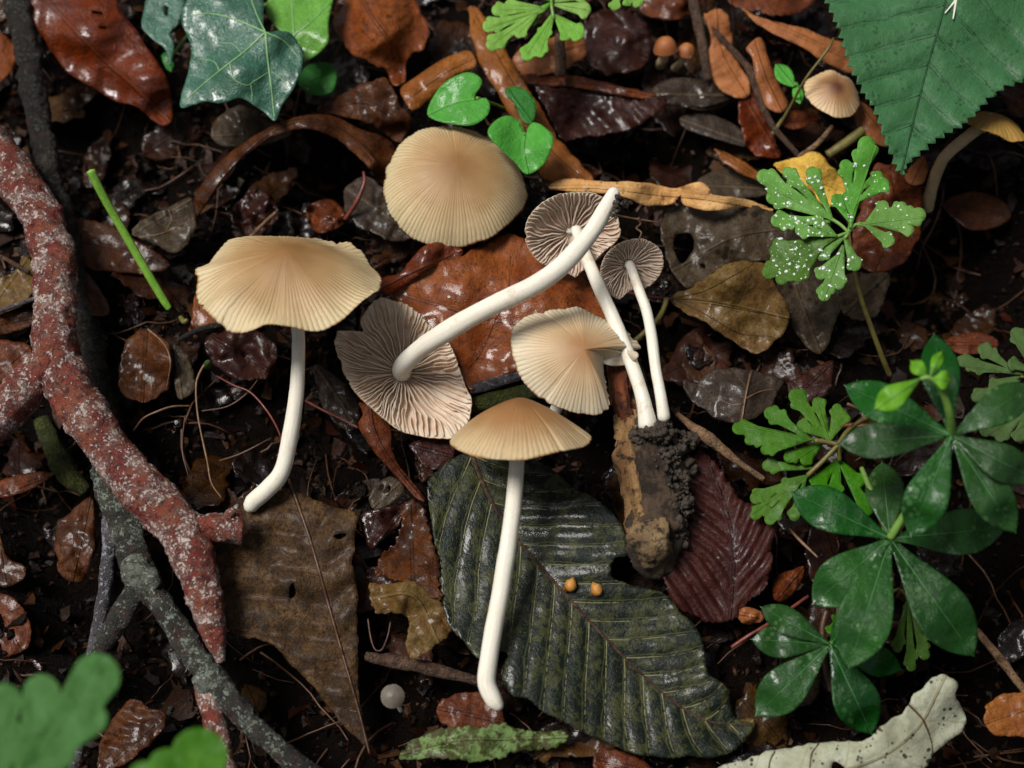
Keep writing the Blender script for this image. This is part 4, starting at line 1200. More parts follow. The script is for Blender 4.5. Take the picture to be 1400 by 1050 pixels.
D('large dark green dying leaf with pale side veins under the lone long stem',
  [(584, 664), (593, 648), (616, 628), (640, 620), (700, 616), (752, 640), (786, 668), (806, 677), (834, 697), (852, 723), (858, 757), (840, 764), (836, 788), (860, 799), (911, 813), (929, 836), (949, 853), (963, 887), (968, 921), (994, 939), (1004, 980), (1030, 990), (1022, 1007), (1003, 1026), (974, 1036), (943, 1033), (920, 1036), (886, 1033), (863, 1030), (829, 1013), (803, 1004), (771, 987), (743, 973), (723, 956), (700, 950), (684, 920), (694, 896), (680, 890), (655, 900), (636, 879), (616, 859), (604, 820), (598, 770), (590, 715)],
  'dark_green', 10, mid=[(645, 622), (672, 685), (705, 735), (740, 775), (775, 815), (830, 875), (870, 915), (915, 955), (965, 985), (1027, 992)],
  ctrl=[(600, 660, 2), (700, 640, 1), (840, 720, 3), (620, 830, -1), (720, 900, 1), (960, 900, -1), (880, 1000, -2), (1020, 995, -4)], pleat=(0.6, 0.70, 0.95), fold=1.2, wav=(0.6, 0.8), crk=0.0, en=0.7, res=5.0, teeth=(8, 1.4),
  veins=[([(641, 612), (655, 648), (672, 685), (705, 735), (740, 775), (775, 815), (830, 875), (870, 915), (915, 955), (965, 985), (1027, 992)], 3.0, 1.3)], veinmat=M['umber_bark'], name='green_leaf', sidev=(0.95, 0.45, -6, 22), sidemat=M['green_vein'])
D('maroon pleated dead leaf with saw edge beside the rotten wood',
  [(957, 615), (985, 640), (1010, 678), (1035, 690), (1062, 712), (1057, 745), (1054, 775), (1046, 805), (1020, 825), (1000, 846), (965, 852), (945, 840), (920, 820), (905, 776), (925, 745), (938, 720), (944, 680), (942, 640)],
  'maroon_dead', 11, mid=[(997, 850), (1002, 790), (1003, 745), (990, 690), (962, 618)], ctrl=[(960, 625, 0), (1050, 720, 2), (910, 780, 0), (970, 850, -2)], pleat=(1.7, 0.56, 1.35), crk=0.1, fold=1.2, teeth=(9, 3.5), wav=(0.4, 1.2), sidev=(1.0, 0.4, -6, 10), veinmat=M['maroon_dead'])
D('pale grey-green curled dead leaf with black specks below the bedstraw',
  [(960, 1062), (1000, 1043), (1043, 1030), (1086, 1020), (1120, 1016), (1160, 1014), (1183, 1013), (1200, 996), (1220, 984), (1243, 964), (1251, 950), (1266, 939), (1274, 927), (1291, 921), (1309, 933), (1306, 947), (1317, 973), (1319, 993), (1294, 1016), (1277, 1030), (1263, 1050), (1240, 1085), (1100, 1095), (970, 1080)],
  'pale_dead', 12, mid=[(965, 1075), (1080, 1062), (1180, 1045), (1250, 1000), (1292, 925)], ctrl=[(980, 1050, 0), (1120, 1020, 4), (1200, 1010, 7), (1290, 930, 5), (1310, 990, -2), (1180, 1090, 0)], cup=-1.6, wav=(1.0, 1.0),
  holes=[[(1140, 1040), (1155, 1048), (1160, 1062), (1138, 1056)]],
  veins=[([(1243, 964), (1262, 985), (1272, 1010), (1275, 1030)], 1.6, 1.0), ([(1120, 1016), (1110, 1030), (1107, 1050)], 1.2, 0.8), ([(1060, 1027), (1053, 1040), (1050, 1060)], 1.2, 0.8)], veinmat=M['olive_dead'])
D('mottled green and brown dead leaf strip below the curved stem foot',
  [(544, 1032), (564, 1013), (593, 999), (636, 993), (664, 996), (687, 987), (710, 999), (750, 1001), (771, 1001), (774, 1013), (746, 1024), (707, 1028), (659, 1041), (613, 1035), (559, 1038)], 'mossy_dead', 11, mid=[(545, 1032), (620, 1012), (700, 1010), (773, 1007)], ctrl=[(550, 1032, -2), (640, 994, 4), (770, 1005, -1)], wav=(0.9, 1.4), teeth=(12, 3))
D('amber dead leaf at the end of the tan stalk by the pale leaf',
  [(1347, 967), (1369, 950), (1397, 947), (1430, 955), (1432, 1000), (1390, 1008), (1354, 1001)], 'amber_dead', 10, cup=-1.5)
D('dark amber dead leaf under the green leaf tip edge',
  [(820, 1020), (850, 1028), (880, 1040), (890, 1062), (840, 1070), (812, 1050)], 'rust_dead', 6)
D('red-brown dead leaf under the curved stem foot',
  [(600, 960), (640, 945), (668, 952), (690, 975), (680, 1000), (640, 1000), (604, 990)], 'rust_dead', 7)
D('wet brown dead leaf with rounded end beyond the red branch',
  [(95, 300), (150, 308), (190, 330), (225, 352), (232, 364), (200, 374), (160, 372), (120, 367), (98, 345)], 'oak_dead', 7, mid=[(95, 325), (160, 340), (230, 362)], cup=-2)
D('grey veined dead leaf scrap beside the green grass stalk',
  [(180, 318), (197, 299), (229, 284), (257, 270), (266, 284), (264, 321), (240, 345), (210, 332)], 'grey_dead', 9, ctrl=[(185, 318, 0), (260, 275, 3)], wav=(1.0, 1.2),
  veins=[([(190, 325), (225, 318), (262, 300)], 1.0, 0.6), ([(226, 318), (234, 300), (230, 286)], 0.8, 0.5)], veinmat=M['rootlet_pale'])
D('slim brown dead leaf between red branch and grass foot',
  [(102, 365), (125, 380), (145, 410), (148, 430), (120, 428), (106, 400)], 'oak_dead', 6, cup=-3)
D('small brown puckered dead leaf scrap beside the left cap',
  [(262, 438), (268, 402), (285, 420), (299, 442), (275, 456), (258, 452)], 'brown_dead', 8)
D('dark brown veined dead leaf right of the red branch fork',
  [(162, 505), (175, 465), (200, 450), (225, 462), (234, 490), (228, 532), (200, 548), (170, 538)], 'oak_dead', 8, ctrl=[(170, 500, -1), (220, 470, 3)], wav=(1.2, 1.2),
  veins=[([(202, 450), (224, 470), (233, 495), (228, 530)], 1.6, 0.9)], veinmat=M['rootlet_pale'])
D('brown leaf half lying next to the dark veined leaf',
  [(236, 472), (252, 480), (263, 502), (266, 532), (244, 545), (238, 510)], 'grey_dead', 7)
D('tan torn dead leaf left of the red branch',
  [(-20, 388), (18, 372), (35, 352), (48, 375), (46, 402), (20, 420), (-20, 432)], 'olive_dead', 8, wav=(1.3, 1.2))
D('brown saw-edged dead leaf below the tan torn leaf',
  [(-20, 432), (40, 424), (46, 442), (14, 455), (-20, 455)], 'oak_dead', 6, teeth=(8, 2.5))
D('dark russet dead leaf under the fork of the red branch',
  [(-20, 470), (20, 465), (44, 480), (40, 505), (10, 520), (-20, 522)], 'rust_dead', 4)
D('amber dead leaf tip beside the black branch top',
  [(-20, 52), (0, 45), (20, 62), (22, 80), (8, 105), (-20, 120)], 'brown_dead', 10, cup=-2)
D('dark red dead leaf in the hollow left of the thin grey branch',
  [(-20, 822), (14, 815), (38, 845), (40, 880), (20, 895), (-20, 895)], 'rust_dead', -4)
D('ochre dead leaf scrap in the hollow above the dark red leaf',
  [(-10, 700), (8, 758), (34, 775), (30, 792), (0, 802), (-20, 760)], 'oak_dead', -5)
D('drab brown dead leaf standing left of the dark branch fork',
  [(78, 718), (95, 700), (125, 680), (130, 740), (112, 792), (80, 782)], 'oak_dead', -1, wav=(1.5, 1.2))
D('russet dead leaf scrap in the hollow under the red branch fork',
  [(0, 658), (40, 646), (74, 646), (62, 657), (35, 672), (0, 680)], 'rust_dead', -4)
D('grey folded dead leaf scrap above the foreground feathery leaf',
  [(20, 925), (38, 900), (58, 912), (50, 938), (32, 942)], 'purple_dead', -6)
D('brown creased dead leaf between the branches and foreground leaves',
  [(140, 1010), (160, 975), (178, 955), (205, 968), (228, 980), (205, 1015), (170, 1045), (135, 1060)], 'oak_dead', 0, pleat=(0.8, 0.5, 0.7))
D('dark plum wet dead leaf above the lower right of the arched brown leaf',
  [(470, 262), (500, 240), (530, 262), (560, 285), (572, 315), (545, 330), (512, 318), (480, 300)], 'dgrey_dead', 7, wav=(1.5, 1.2), ctrl=[(480, 270, 0), (520, 260, 4), (560, 310, 0)])
D('chestnut crinkled dead leaf scrap above the left cap',
  [(420, 285), (448, 272), (468, 285), (470, 305), (440, 318), (424, 308)], 'rust_dead', 7, wav=(2.5, 2.2))
D('plum crinkled dead leaf scrap above the left cap notch',
  [(318, 285), (345, 262), (372, 268), (378, 300), (350, 325), (325, 312)], 'purple_dead', 8, wav=(3.0, 2.0))
D('glossy maroon dead leaf under the left cap rim',
  [(280, 462), (318, 442), (352, 452), (378, 478), (372, 512), (330, 520), (296, 500)], 'purple_dead', 7, wav=(1.8, 1.6))
D('dark plum dead leaf beside the stem of the left mushroom',
  [(430, 500), (458, 512), (486, 545), (492, 580), (470, 588), (440, 555)], 'dgrey_dead', 6, wav=(1.5, 1.6))
D('wet plum dead leaf scrap beside the torn upright leaf',
  [(493, 706), (515, 696), (548, 690), (556, 704), (520, 740), (505, 750)], 'purple_dead', 9, wav=(1.6, 1.8))
D('dull grey dead leaf under the dark ivy leaf tip',
  [(290, 190), (300, 160), (330, 145), (370, 165), (400, 180), (370, 196), (320, 200)], 'grey_dead', 6, wav=(1.2, 1.2))
D('grey-brown dead leaf beneath the blurred round green leaf',
  [(420, 100), (445, 55), (475, 60), (505, 100), (490, 125), (450, 138), (420, 140)], 'dgrey_dead', 8, wav=(1.4, 1.2))
D('dark wet brown dead leaf behind the yellow-green stub of the dewy plant',
  [(955, 245), (1000, 228), (1040, 236), (1060, 262), (1010, 272), (960, 272)], 'grey_dead', 6)
D('tan narrow dead leaf pointing at the dewy feathery leaf',
  [(976, 203), (1000, 212), (1030, 230), (1042, 246), (1018, 240), (990, 222)], 'amber_dead', 11, cup=-4)
D('dark wet dead leaf right of the purplish ribbed leaf',
  [(930, 160), (965, 155), (1000, 168), (1020, 185), (1018, 200), (980, 190), (940, 178)], 'dgrey_dead', 7)
D('wet slate dead leaf below the tan button mushrooms',
  [(888, 128), (905, 112), (935, 106), (972, 112), (1000, 132), (960, 146), (915, 142)], 'dgrey_dead', 10, wav=(1.6, 1.4))
D('russet dead leaf scrap under the smallest bedstraw whorl',
  [(1070, 900), (1098, 885), (1120, 905), (1118, 950), (1085, 968), (1062, 940)], 'grey_dead', 5)
D('curly orange-brown dead leaf scrap above the smallest bedstraw whorl',
  [(1008, 838), (1022, 830), (1042, 838), (1040, 850), (1016, 852)], 'orange_dead', 9, wav=(2.0, 3.0))
D('rust crinkled dead leaf left of the bedstraw',
  [(1060, 790), (1085, 778), (1100, 775), (1094, 800), (1072, 822), (1058, 818)], 'rust_dead', 7, wav=(2.0, 2.0))
D('mossy tan dead leaf tip beyond the green leaf tip',
  [(985, 1000), (1010, 985), (1032, 985), (1020, 1012), (995, 1022)], 'olive_dead', 3)
D('dark brown dead leaf edge beside the far pale-yellow mushroom',
  [(1362, 108), (1390, 98), (1420, 105), (1430, 140), (1395, 160), (1372, 140)], 'oak_dead', 12)
D('dark umber dead leaf in the hollow beyond the dewy leaf',
  [(1290, 280), (1330, 262), (1372, 275), (1380, 300), (1330, 315)], 'oak_dead', -4)
D('reddish dead leaf scrap in the hollow by the far feathery leaf',
  [(1290, 470), (1320, 455), (1358, 460), (1362, 476), (1320, 485)], 'rust_dead', -2)

# ------------------------------------------------------------------ branches
br = empty('fallen_branch', P(80, 430, 8), 'thick red forked branch flecked with pale lichen at the left edge', 'branch')
tube('trunk', [(-40, 160, 22), (-8, 205, 22), (20, 242, 22), (52, 290, 22), (72, 350, 22), (76, 420, 22), (78, 490, 22), (112, 560, 21), (160, 630, 20), (215, 690, 19), (255, 740, 18), (278, 810, 17), (290, 860, 15), (302, 905, 12)],
     [29, 29, 29, 29, 29, 29, 32, 31, 29, 31, 29, 23, 17, 6], M['red_bark'], br, seg=40, step=2.5, nz=0.13, ns=2.2, seed=3, fine=0.06)
tube('side_branch', [(82, 488, 22), (52, 512, 22), (22, 545, 21), (-8, 575, 20), (-40, 600, 18)], [26, 27, 28, 29, 29], M['red_bark'], br, seg=36, step=2.5, nz=0.11, ns=2.2, seed=5, fine=0.06)
tube('stub', [(250, 725, 18), (280, 722, 18), (305, 722, 18), (330, 722, 17)], [18, 19, 20, 21], M['red_bark'], br, seg=28, step=2.5, nz=0.14, ns=2.4, seed=8, fine=0.06)
tube('bud', [(306, 712, 20), (316, 700, 22), (322, 697, 22)], [6, 6, 3], M['red_bark'], br, seg=10, step=2.5)
br = empty('fallen_branch', P(180, 780, 0), 'dark grey-black forked branch under the red branch', 'branch')
tube('trunk', [(146, 640, 6), (158, 680, 7), (175, 730, 9), (192, 785, 10), (222, 828, 10), (262, 890, 9), (305, 945, 9), (355, 1000, 8), (420, 1055, 6), (470, 1090, 5)], [22, 22, 21, 20, 15, 17, 17, 14, 14, 13], M['dark_bark'], br, seg=30, step=2.5, nz=0.18, ns=2.4, seed=13, fine=0.07)
tube('side_branch', [(192, 790, 10), (178, 822, 9), (155, 858, 7), (136, 892, 4), (110, 940, -1)], [18, 15, 13, 11, 9], M['dark_bark'], br, seg=24, step=2.5, nz=0.18, ns=2.4, seed=15, fine=0.07)
tube('side_branch', [(280, 935, 8), (288, 962, 8), (296, 1000, 8), (305, 1050, 8), (310, 1090, 7)], [15, 15, 15, 16, 16], M['red_bark'], br, seg=24, step=2.5, nz=0.12, ns=2.4, seed=16, fine=0.04)
tube('bark_collar', [(183, 768, 11), (190, 784, 12), (200, 796, 12), (212, 806, 11)], [16, 20, 19, 13], M['collar'], br, seg=30, step=2.5, nz=0.16, ns=2.6, seed=26, fine=0.08)
tube('bark_collar', [(276, 922, 9), (283, 934, 9), (290, 944, 9)], [15, 18, 15], M['collar'], br, seg=30, step=2.5, nz=0.16, ns=2.6, seed=27, fine=0.08)
tube('grey_branch', [(150, 668, 1), (150, 720, 1), (147, 780, 0), (136, 850, -2), (126, 900, -4), (112, 990, -5), (100, 1060, -5)], [8, 10, 9, 9, 9, 9, 9], M['grey_bark'], None, 'thin pale grey branch alongside the dark forked branch', 'branch', seg=20, step=2.5, nz=0.14, ns=2.6, seed=18, fine=0.05)
tube('black_branch', [(14, -30, 20), (28, 30, 19), (42, 100, 17), (54, 170, 15), (66, 235, 13), (84, 290, 10), (104, 380, 5), (122, 460, 2), (142, 540, 0), (160, 590, 0)], [17, 19, 18, 17, 17, 18, 16, 17, 16, 12], M['black_bark'], None, 'dark mossy branch passing behind the thick red branch', 'branch', seg=28, step=2.5, nz=0.24, ns=2.2, seed=20, fine=0.09)
tube('mossy_stick', [(58, 572, -3), (72, 610, -4), (95, 650, -5), (118, 672, -6)], [11, 13, 14, 9], M['moss'], None, 'green mossy stick in the hollow below the red branch fork', 'stick', seg=18, nz=0.2, ns=3.0, seed=23)

# twigs and single rootlets
def T(label, pts, rad, mat, cat='twig', name='twig', **kw):
    kw.setdefault('seg', 10)
    kw.setdefault('nz', 0.12)
    kw.setdefault('ns', 3.0)
    kw.setdefault('step', 3.0)
    if name == 'rootlet':
        rad = [r * 0.78 for r in rad]
    return tube(name, pts, rad, M[mat], None, label, cat, **kw)


T('knotty tan twig between the soil clod and the feathery leaf', [(925, 566, 14), (945, 582, 15), (966, 597, 16), (985, 612, 15), (1010, 632, 14), (1044, 655, 12)], [4, 6, 9, 7, 4.5, 4], 'tan_bark')
T('upright brown twig beside the tan button mushrooms', [(944, -15, 14), (956, 40, 14), (968, 110, 12)], [8, 8, 6], 'umber_bark')
T('dark slanting twig under the rolled orange leaf tube', [(960, 25, 14), (1014, 82, 14), (1032, 110, 13), (1052, 165, 12), (1091, 212, 9)], [4, 5, 8, 5, 4], 'umber_bark')
T('short orange twig poking out behind the left cap', [(330, 340, 12), (350, 316, 14), (377, 290, 17)], [3, 2.8, 2.2], 'tan_bark')
T('slender yellowish stalk crossing behind the smaller gilled mushroom', [(868, 466, 12), (897, 439, 13), (908, 420, 13), (911, 408, 13)], [4, 4, 4, 3.5], 'stem_olive')
T('thin red-brown leaf stalk running to the olive-brown leaf', [(848, 397, 14), (880, 405, 13), (918, 409, 11)], [3, 2.4, 2], 'stem_red')
T('straight tan dry stalk in the hollow right of the bedstraw', [(1335, 862, -6), (1365, 898, 0), (1402, 946, 9), (1425, 970, 10)], [5, 5.5, 5, 5], 'tan_bark')
T('pinkish thin twig under the top bedstraw whorl', [(1150, 581, 8), (1200, 584, 9), (1262, 582, 9)], [4, 4, 3], 'rootlet_red')
T('thin slanting brown twig under the top bedstraw whorl', [(1158, 552, 9), (1195, 567, 9), (1232, 582, 10)], [2.5, 2.5, 2.5], 'rootlet')
T('olive stub of stalk beside the umber mushroom', [(1132, 212, 12), (1155, 196, 13), (1180, 178, 14)], [7, 7, 7], 'stem_olive')
T('thin amber stalk curving past the umber mushroom', [(1056, 184, 10), (1078, 150, 16), (1100, 110, 26), (1130, 70, 32), (1140, 52, 32)], [4, 2.2, 2, 2, 1.5], 'stem_olive')
T('orange thin stalk arching to the yellow dead leaf', [(1092, 216, 11), (1118, 196, 14), (1138, 172, 15)], [5, 4, 3], 'tan_bark')
T('speckled brown catkin hanging below the browned feathery leaf tip', [(764, 46, 22), (766, 70, 20), (766, 104, 17)], [5, 8, 7], 'umber_bark', cat='catkin', name='catkin', nz=0.3)
T('weathered grey stick under the pale broken cap', [(636, 534, 11), (670, 526, 12), (720, 510, 12)], [7, 8, 7], 'grey_bark', name='stick', cat='stick')
T('yellow-green mossy stick under the pale broken cap', [(640, 556, 9), (680, 545, 10), (740, 532, 10)], [10, 12, 10], 'moss', name='stick', cat='stick')
T('dark knobbly stick below the torn yellow-brown leaf', [(500, 897, 5), (540, 905, 6), (590, 915, 6), (655, 932, 5)], [6, 9, 9, 6], 'umber_bark', name='stick', cat='stick', nz=0.25)
T('grey twig lying across the litter left of the left stem', [(242, 466, 8), (268, 452, 9), (300, 444, 9), (338, 440, 8)], [3, 4, 4, 3], 'black_bark')
T('thin stiff twig by the brown leaf left of the branch', [(-10, 345, 9), (15, 358, 10), (40, 372, 10)], [3, 3, 3], 'umber_bark')
T('grey straw twig at the left edge behind the red branch', [(-10, 428, 10), (20, 418, 11), (48, 408, 11)], [3, 3, 3], 'grey_bark')
T('pale rootlet bowing over the dark hollow by the red branch', [(183, 588, 8), (196, 572, 11), (214, 563, 12), (235, 556, 11), (260, 555, 8)], [1.6, 1.6, 1.8, 1.8, 1.4], 'rootlet_pale', name='rootlet', cat='rootlet')
T('long thin rootlet hanging down beside the dark hollow', [(281, 496, 12), (272, 512, 12), (268, 530, 12), (271, 571, 11), (283, 629, 9), (289, 660, 8), (303, 681, 7)], [2.2, 2, 1.8, 1.7, 1.6, 1.4, 1.2], 'rootlet_pale', name='rootlet', cat='rootlet')
T('short pale rootlet inside the dark hollow', [(253, 568, 8), (249, 612, 9), (256, 645, 8), (263, 665, 6)], [1.2, 1.2, 1.1, 1], 'rootlet', name='rootlet', cat='rootlet')
T('red rootlet looping beside the left stem', [(296, 514, 9), (320, 527, 11), (343, 537, 12), (366, 563, 12), (381, 590, 14), (386, 612, 17), (378, 624, 16)], [1.8, 1.8, 1.8, 1.7, 1.5, 1.4, 1.2], 'rootlet_red', name='rootlet', cat='rootlet')
T('red rootlet running towards the twisted rusty leaf', [(418, 548, 8), (440, 560, 10), (465, 572, 11), (490, 585, 11)], [2.4, 2.4, 2.2, 2], 'rootlet_red', name='rootlet', cat='rootlet')
T('thin rootlet crossing the wet litter left of the left stem', [(276, 562, 7), (310, 556, 9), (335, 540, 10), (352, 520, 9)], [1.4, 1.4, 1.4, 1.2], 'rootlet', name='rootlet', cat='rootlet')
T('orange rootlet on the wet litter near the left stem foot', [(300, 630, 7), (325, 622, 9), (350, 610, 10), (368, 600, 9)], [1.8, 1.8, 1.6, 1.4], 'rootlet', name='rootlet', cat='rootlet')
T('U-shaped thin rootlet in the hole below the torn leaf', [(503, 846, 8), (507, 872, 8), (513, 888, 8), (522, 888, 8), (530, 870, 9), (534, 850, 9)], [1.3] * 6, 'rootlet', name='rootlet', cat='rootlet')
T('dry fibre with a curled knot beside the foot of the long curved stem', [(842, 294, 44), (862, 298, 42), (880, 301, 40), (900, 304, 38)], [1.6, 1.6, 1.6, 1.0], 'rootlet_pale', name='rootlet', cat='rootlet')
T('crumpled brown fibre hanging over the smaller gilled cap', [(872, 298, 41), (876, 306, 40), (870, 312, 40), (877, 318, 40), (873, 330, 40), (875, 340, 40)], [3.0, 2.6, 2.6, 2.2, 1.2, 1.0], 'rootlet', name='rootlet', cat='rootlet', nz=0.3)
T('dark red stalk in the hollow behind the left cap', [(472, 300, 9), (488, 275, 13), (498, 250, 15), (497, 235, 15)], [3.5, 3.2, 2.8, 2.2], 'rootlet_red')
T('thin straw lying below the mid feathery leaf', [(1078, 722, 8), (1095, 740, 9), (1118, 762, 10)], [2, 2, 1.6], 'rootlet_pale')
T('dark red rootlet crossing the bedstraw foot', [(1000, 885, 7), (1025, 868, 9), (1055, 850, 9), (1105, 815, 8)], [3, 3, 3, 2.5], 'rootlet_red', name='rootlet', cat='rootlet')
T('brown stalk standing behind the smallest bedstraw whorl', [(1130, 835, 10), (1124, 862, 9), (1128, 910, 7), (1136, 945, 5)], [4, 4, 4, 4], 'rootlet')
tube('grass_stalk', [(124, 233, 34), (140, 266, 29), (165, 310, 22), (195, 362, 15), (226, 414, 8), (232, 422, 7)], [6.5, 6, 6, 6, 5.5, 4], M['grass'], None, 'bright green grass stalk leaning over the dark litter', 'grass stalk', seg=8, step=4, flat=0.5)
tube('sprout', [(247, 434, 9), (252, 440, 11), (256, 437, 12)], [3.4, 4, 2.4], M['stem_olive'], None, 'tiny green sprout at the foot of the grass stalk', 'sprout', seg=8, step=2)
tube('sprout', [(284, 500, 9), (284, 497, 13), (285, 494, 15)], [6, 5, 2.5], M['ger_far'], None, 'pale green bud on top of the long thin rootlet', 'sprout', seg=10, step=1)

# ------------------------------------------------------------------ rotten wood with a soil clod
wood = empty('rotten_wood', P(890, 700, 4), 'chunk of rotten wood with dark soil clod beside the mushroom feet', 'wood')
tube('pale_splinter', [(842, 470, 13), (850, 520, 14), (858, 560, 15), (863, 620, 16), (872, 690, 16), (880, 745, 14), (884, 762, 12)], [13, 17, 17, 20, 19, 15, 7], M['pale_wood'], wood, seg=40, step=3, nz=0.26, ns=2.2, seed=41, fine=0.06, flat=0.8, flute=0.28)
tube('red_splinter', [(838, 462, 15), (846, 500, 18), (852, 540, 18), (857, 572, 16), (859, 590, 14)], [13, 14, 14, 12, 5], M['red_wood'], wood, seg=36, step=3, nz=0.3, ns=2.2, seed=42, fine=0.06, flat=0.75, flute=0.28)
tube('dark_core', [(868, 500, 12), (880, 560, 14), (893, 620, 16), (898, 680, 16), (896, 740, 14), (894, 772, 12), (893, 782, 9)], [10, 18, 30, 33, 34, 26, 10], M['dark_wood'], wood, seg=44, step=3, nz=0.22, ns=2.0, seed=43, fine=0.08, flat=0.8, flute=0.2)
tube('tip_crust', [(884, 716, 22), (892, 740, 22), (894, 770, 17)], [20, 25, 17], M['crust_wood'], wood, seg=24, step=3, nz=0.3, ns=3.0, seed=45, fine=0.1, flat=0.6)
# the clod: hundreds of crumbs stuck together, one part
rs = np.random.RandomState(12)
V, F = [], []
cl = [(872, 596, 19, 9), (905, 590, 21, 14), (930, 606, 18, 12), (945, 602, 16, 7), (912, 630, 20, 14), (925, 660, 18, 14), (930, 690, 18, 15), (922, 715, 17, 14), (928, 735, 14, 10), (886, 588, 22, 8), (940, 635, 14, 9), (916, 750, 14, 9), (900, 590, 24, 8)]
for i in range(1300):
    px, py, z, r = cl[rs.randint(len(cl))]
    q = rs.normal(0, 1, 3)
    q /= np.linalg.norm(q)
    q *= rs.rand() ** 0.4
    c = np.array(P(px + q[0] * r * 1.35, py + q[1] * r * 1.35, z + q[2] * r * 0.24))
    v = ico_v * (1 + 0.4 * rs.uniform(-1, 1, (12, 1))) * (0.00035 + 0.0009 * rs.rand() ** 2.5)
    V.append(v + c)
    F += (ico_f + i * 12).tolist()
o = mesh_obj('soil_clod', np.concatenate(V), F, M['clod'], wood)
o['kind'] = 'stuff'
for i, (px, py, z, r) in enumerate([(905, 600, 17, 15), (925, 690, 15, 12), (882, 594, 17, 9)]):
    tube('soil_lump', [(px - 4, py - r, z), (px, py, z), (px + 2, py + r, z - 2)], [r * .6, r, r * .5], M['clod'], wood, seg=16, step=3, nz=0.35, ns=3, seed=60 + i, fine=0.15)

# ------------------------------------------------------------------ mushrooms
mushroom('domed tan mushroom cap with fine ribs next to the heart-shaped leaves', (622, 252, 19), (0.10, 0.44, 0.9), 103, 0.43,
         stem=[(622, 262, 16), (618, 258, 10), (612, 250, 2)], srad=14, capm=M['cap'], gillm=M['gill'], stemm=M['stem_white'], seed=1, gills=60, ribs=100, wz=0.08, wr=0.035, pw=2.3, umbo=0.03, incurve=0.05)
mushroom('broad wavy tan mushroom whose white stem curves to the skeleton leaf', (396, 396, 36), (0.03, 0.80, 0.60), 127, 0.48,
         stem=[(406, 440, 32), (408, 480, 30), (405, 540, 26), (396, 600, 21), (385, 645, 17), (366, 668, 14.5), (346, 686, 13), (341, 694, 12.5)], srad=[10, 10, 11, 11.5, 12, 12, 12, 10], capm=M['cap'], gillm=M['gill'], stemm=M['stem_white'], seed=12, gills=60, wz=0.24, wr=0.06, pw=1.6, umbo=0.05, lump=0.12, ribs=100)
mushroom('upturned mushroom showing pale gills and a long curved white stem', (551, 507, 17), (-0.16, -0.16, -0.97), 100, 0.22,
         stem=[(551, 500, 21), (575, 477, 29), (612, 452, 36), (665, 422, 41), (720, 396, 43), (765, 366, 44), (805, 322, 45), (828, 285, 45), (840, 262, 45)], srad=[14, 14.5, 15, 14.5, 14.5, 14.5, 13.5, 12, 9.5],
         rim=[(457, 456), (476, 452), (497, 452), (492, 440), (505, 418), (522, 405), (545, 412), (568, 424), (590, 446), (610, 464), (624, 490), (637, 530), (645, 548), (640, 580), (628, 598), (600, 601), (570, 596), (545, 588), (520, 570), (492, 546), (474, 520), (462, 490)],
         capm=M['cap'], gillm=M['gill'], stemm=M['stem_white'], seed=3, gills=88, wz=0.12, pw=2.0, umbo=0.0, gd=0.12, ribs=70)
mushroom('tan gilled mushroom crossed by the long curved stem, foot in the soil clod', (785, 327, 28), (-0.20, 0.42, -0.88), 66, 0.45,
         stem=[(783, 302, 26), (797, 340, 27), (818, 390, 27), (845, 450, 26), (868, 510, 25), (880, 550, 24), (886, 582, 22)], srad=[8.5, 9, 10, 10.5, 10.5, 11, 14],
         rim=[(718, 322), (722, 300), (738, 280), (762, 266), (790, 263), (815, 265), (836, 280), (848, 310), (842, 330), (822, 348), (810, 362), (795, 372), (786, 380), (774, 372), (762, 368), (742, 362), (724, 344)],
         capm=M['cap_pale'], gillm=M['gill_grey'], stemm=M['stem_white'], seed=4, gills=68, wz=0.03, pw=2.4, umbo=0.0, gd=0.14, ribs=50)
mushroom('smallest tan gilled mushroom with a thin pale stem in the soil clod', (863, 367, 27), (-0.24, 0.42, -0.88), 45, 0.48,
         stem=[(861, 362, 26), (872, 392, 27), (884, 425, 27), (891, 460, 26), (896, 500, 25), (904, 545, 24), (908, 572, 22)], srad=[7, 7.5, 8, 8, 8, 8.5, 9],
         rim=[(820, 372), (826, 352), (840, 336), (862, 327), (884, 328), (902, 340), (907, 356), (902, 376), (888, 392), (876, 396), (860, 398), (846, 409), (834, 402), (826, 390)],
         capm=M['cap_pale'], gillm=M['gill_grey'], stemm=M['stem_white'], seed=5, gills=60, wz=0.03, pw=2.4, umbo=0.0, gd=0.14, ribs=40)
mushroom('pale broken-edged mushroom cap in the middle of the group', (790, 494, 26), (0.16, 0.36, 0.92), 88, 0.46,
         stem=[(782, 500, 24), (772, 530, 18), (762, 556, 13), (752, 574, 11)], srad=[9, 9, 9, 8],
         rim=[(697, 475), (700, 450), (718, 432), (745, 424), (775, 420), (790, 418), (812, 428), (838, 440), (862, 456), (878, 476), (866, 482), (840, 484), (828, 492), (826, 510), (830, 540), (832, 560), (810, 568), (780, 562), (745, 548), (715, 522), (702, 498)],
         capm=M['cap_pale'], gillm=M['gill'], stemm=M['stem_white'], seed=6, gills=60, wz=0.06, pw=1.9, umbo=0.02)
mushroom('conical brown-topped mushroom with a long white stem down the green leaf', (711, 604, 33), (0.0, 0.985, 0.16), 94, 0.60,
         stem=[(708, 612, 31), (706, 640, 30), (702, 690, 28), (694, 750, 25), (684, 810, 22), (674, 865, 19), (667, 910, 16.5), (666, 935, 15), (676, 958, 14), (682, 966, 13.5)], srad=[10, 11, 11.5, 12, 12, 12.5, 12.5, 12.5, 11.5, 8],
         capm=M['cap_dark'], gillm=M['gill'], stemm=M['stem_white'], seed=7, gills=70, wz=0.07, wr=0.02, pw=1.7, umbo=0.05, gd=0.14)
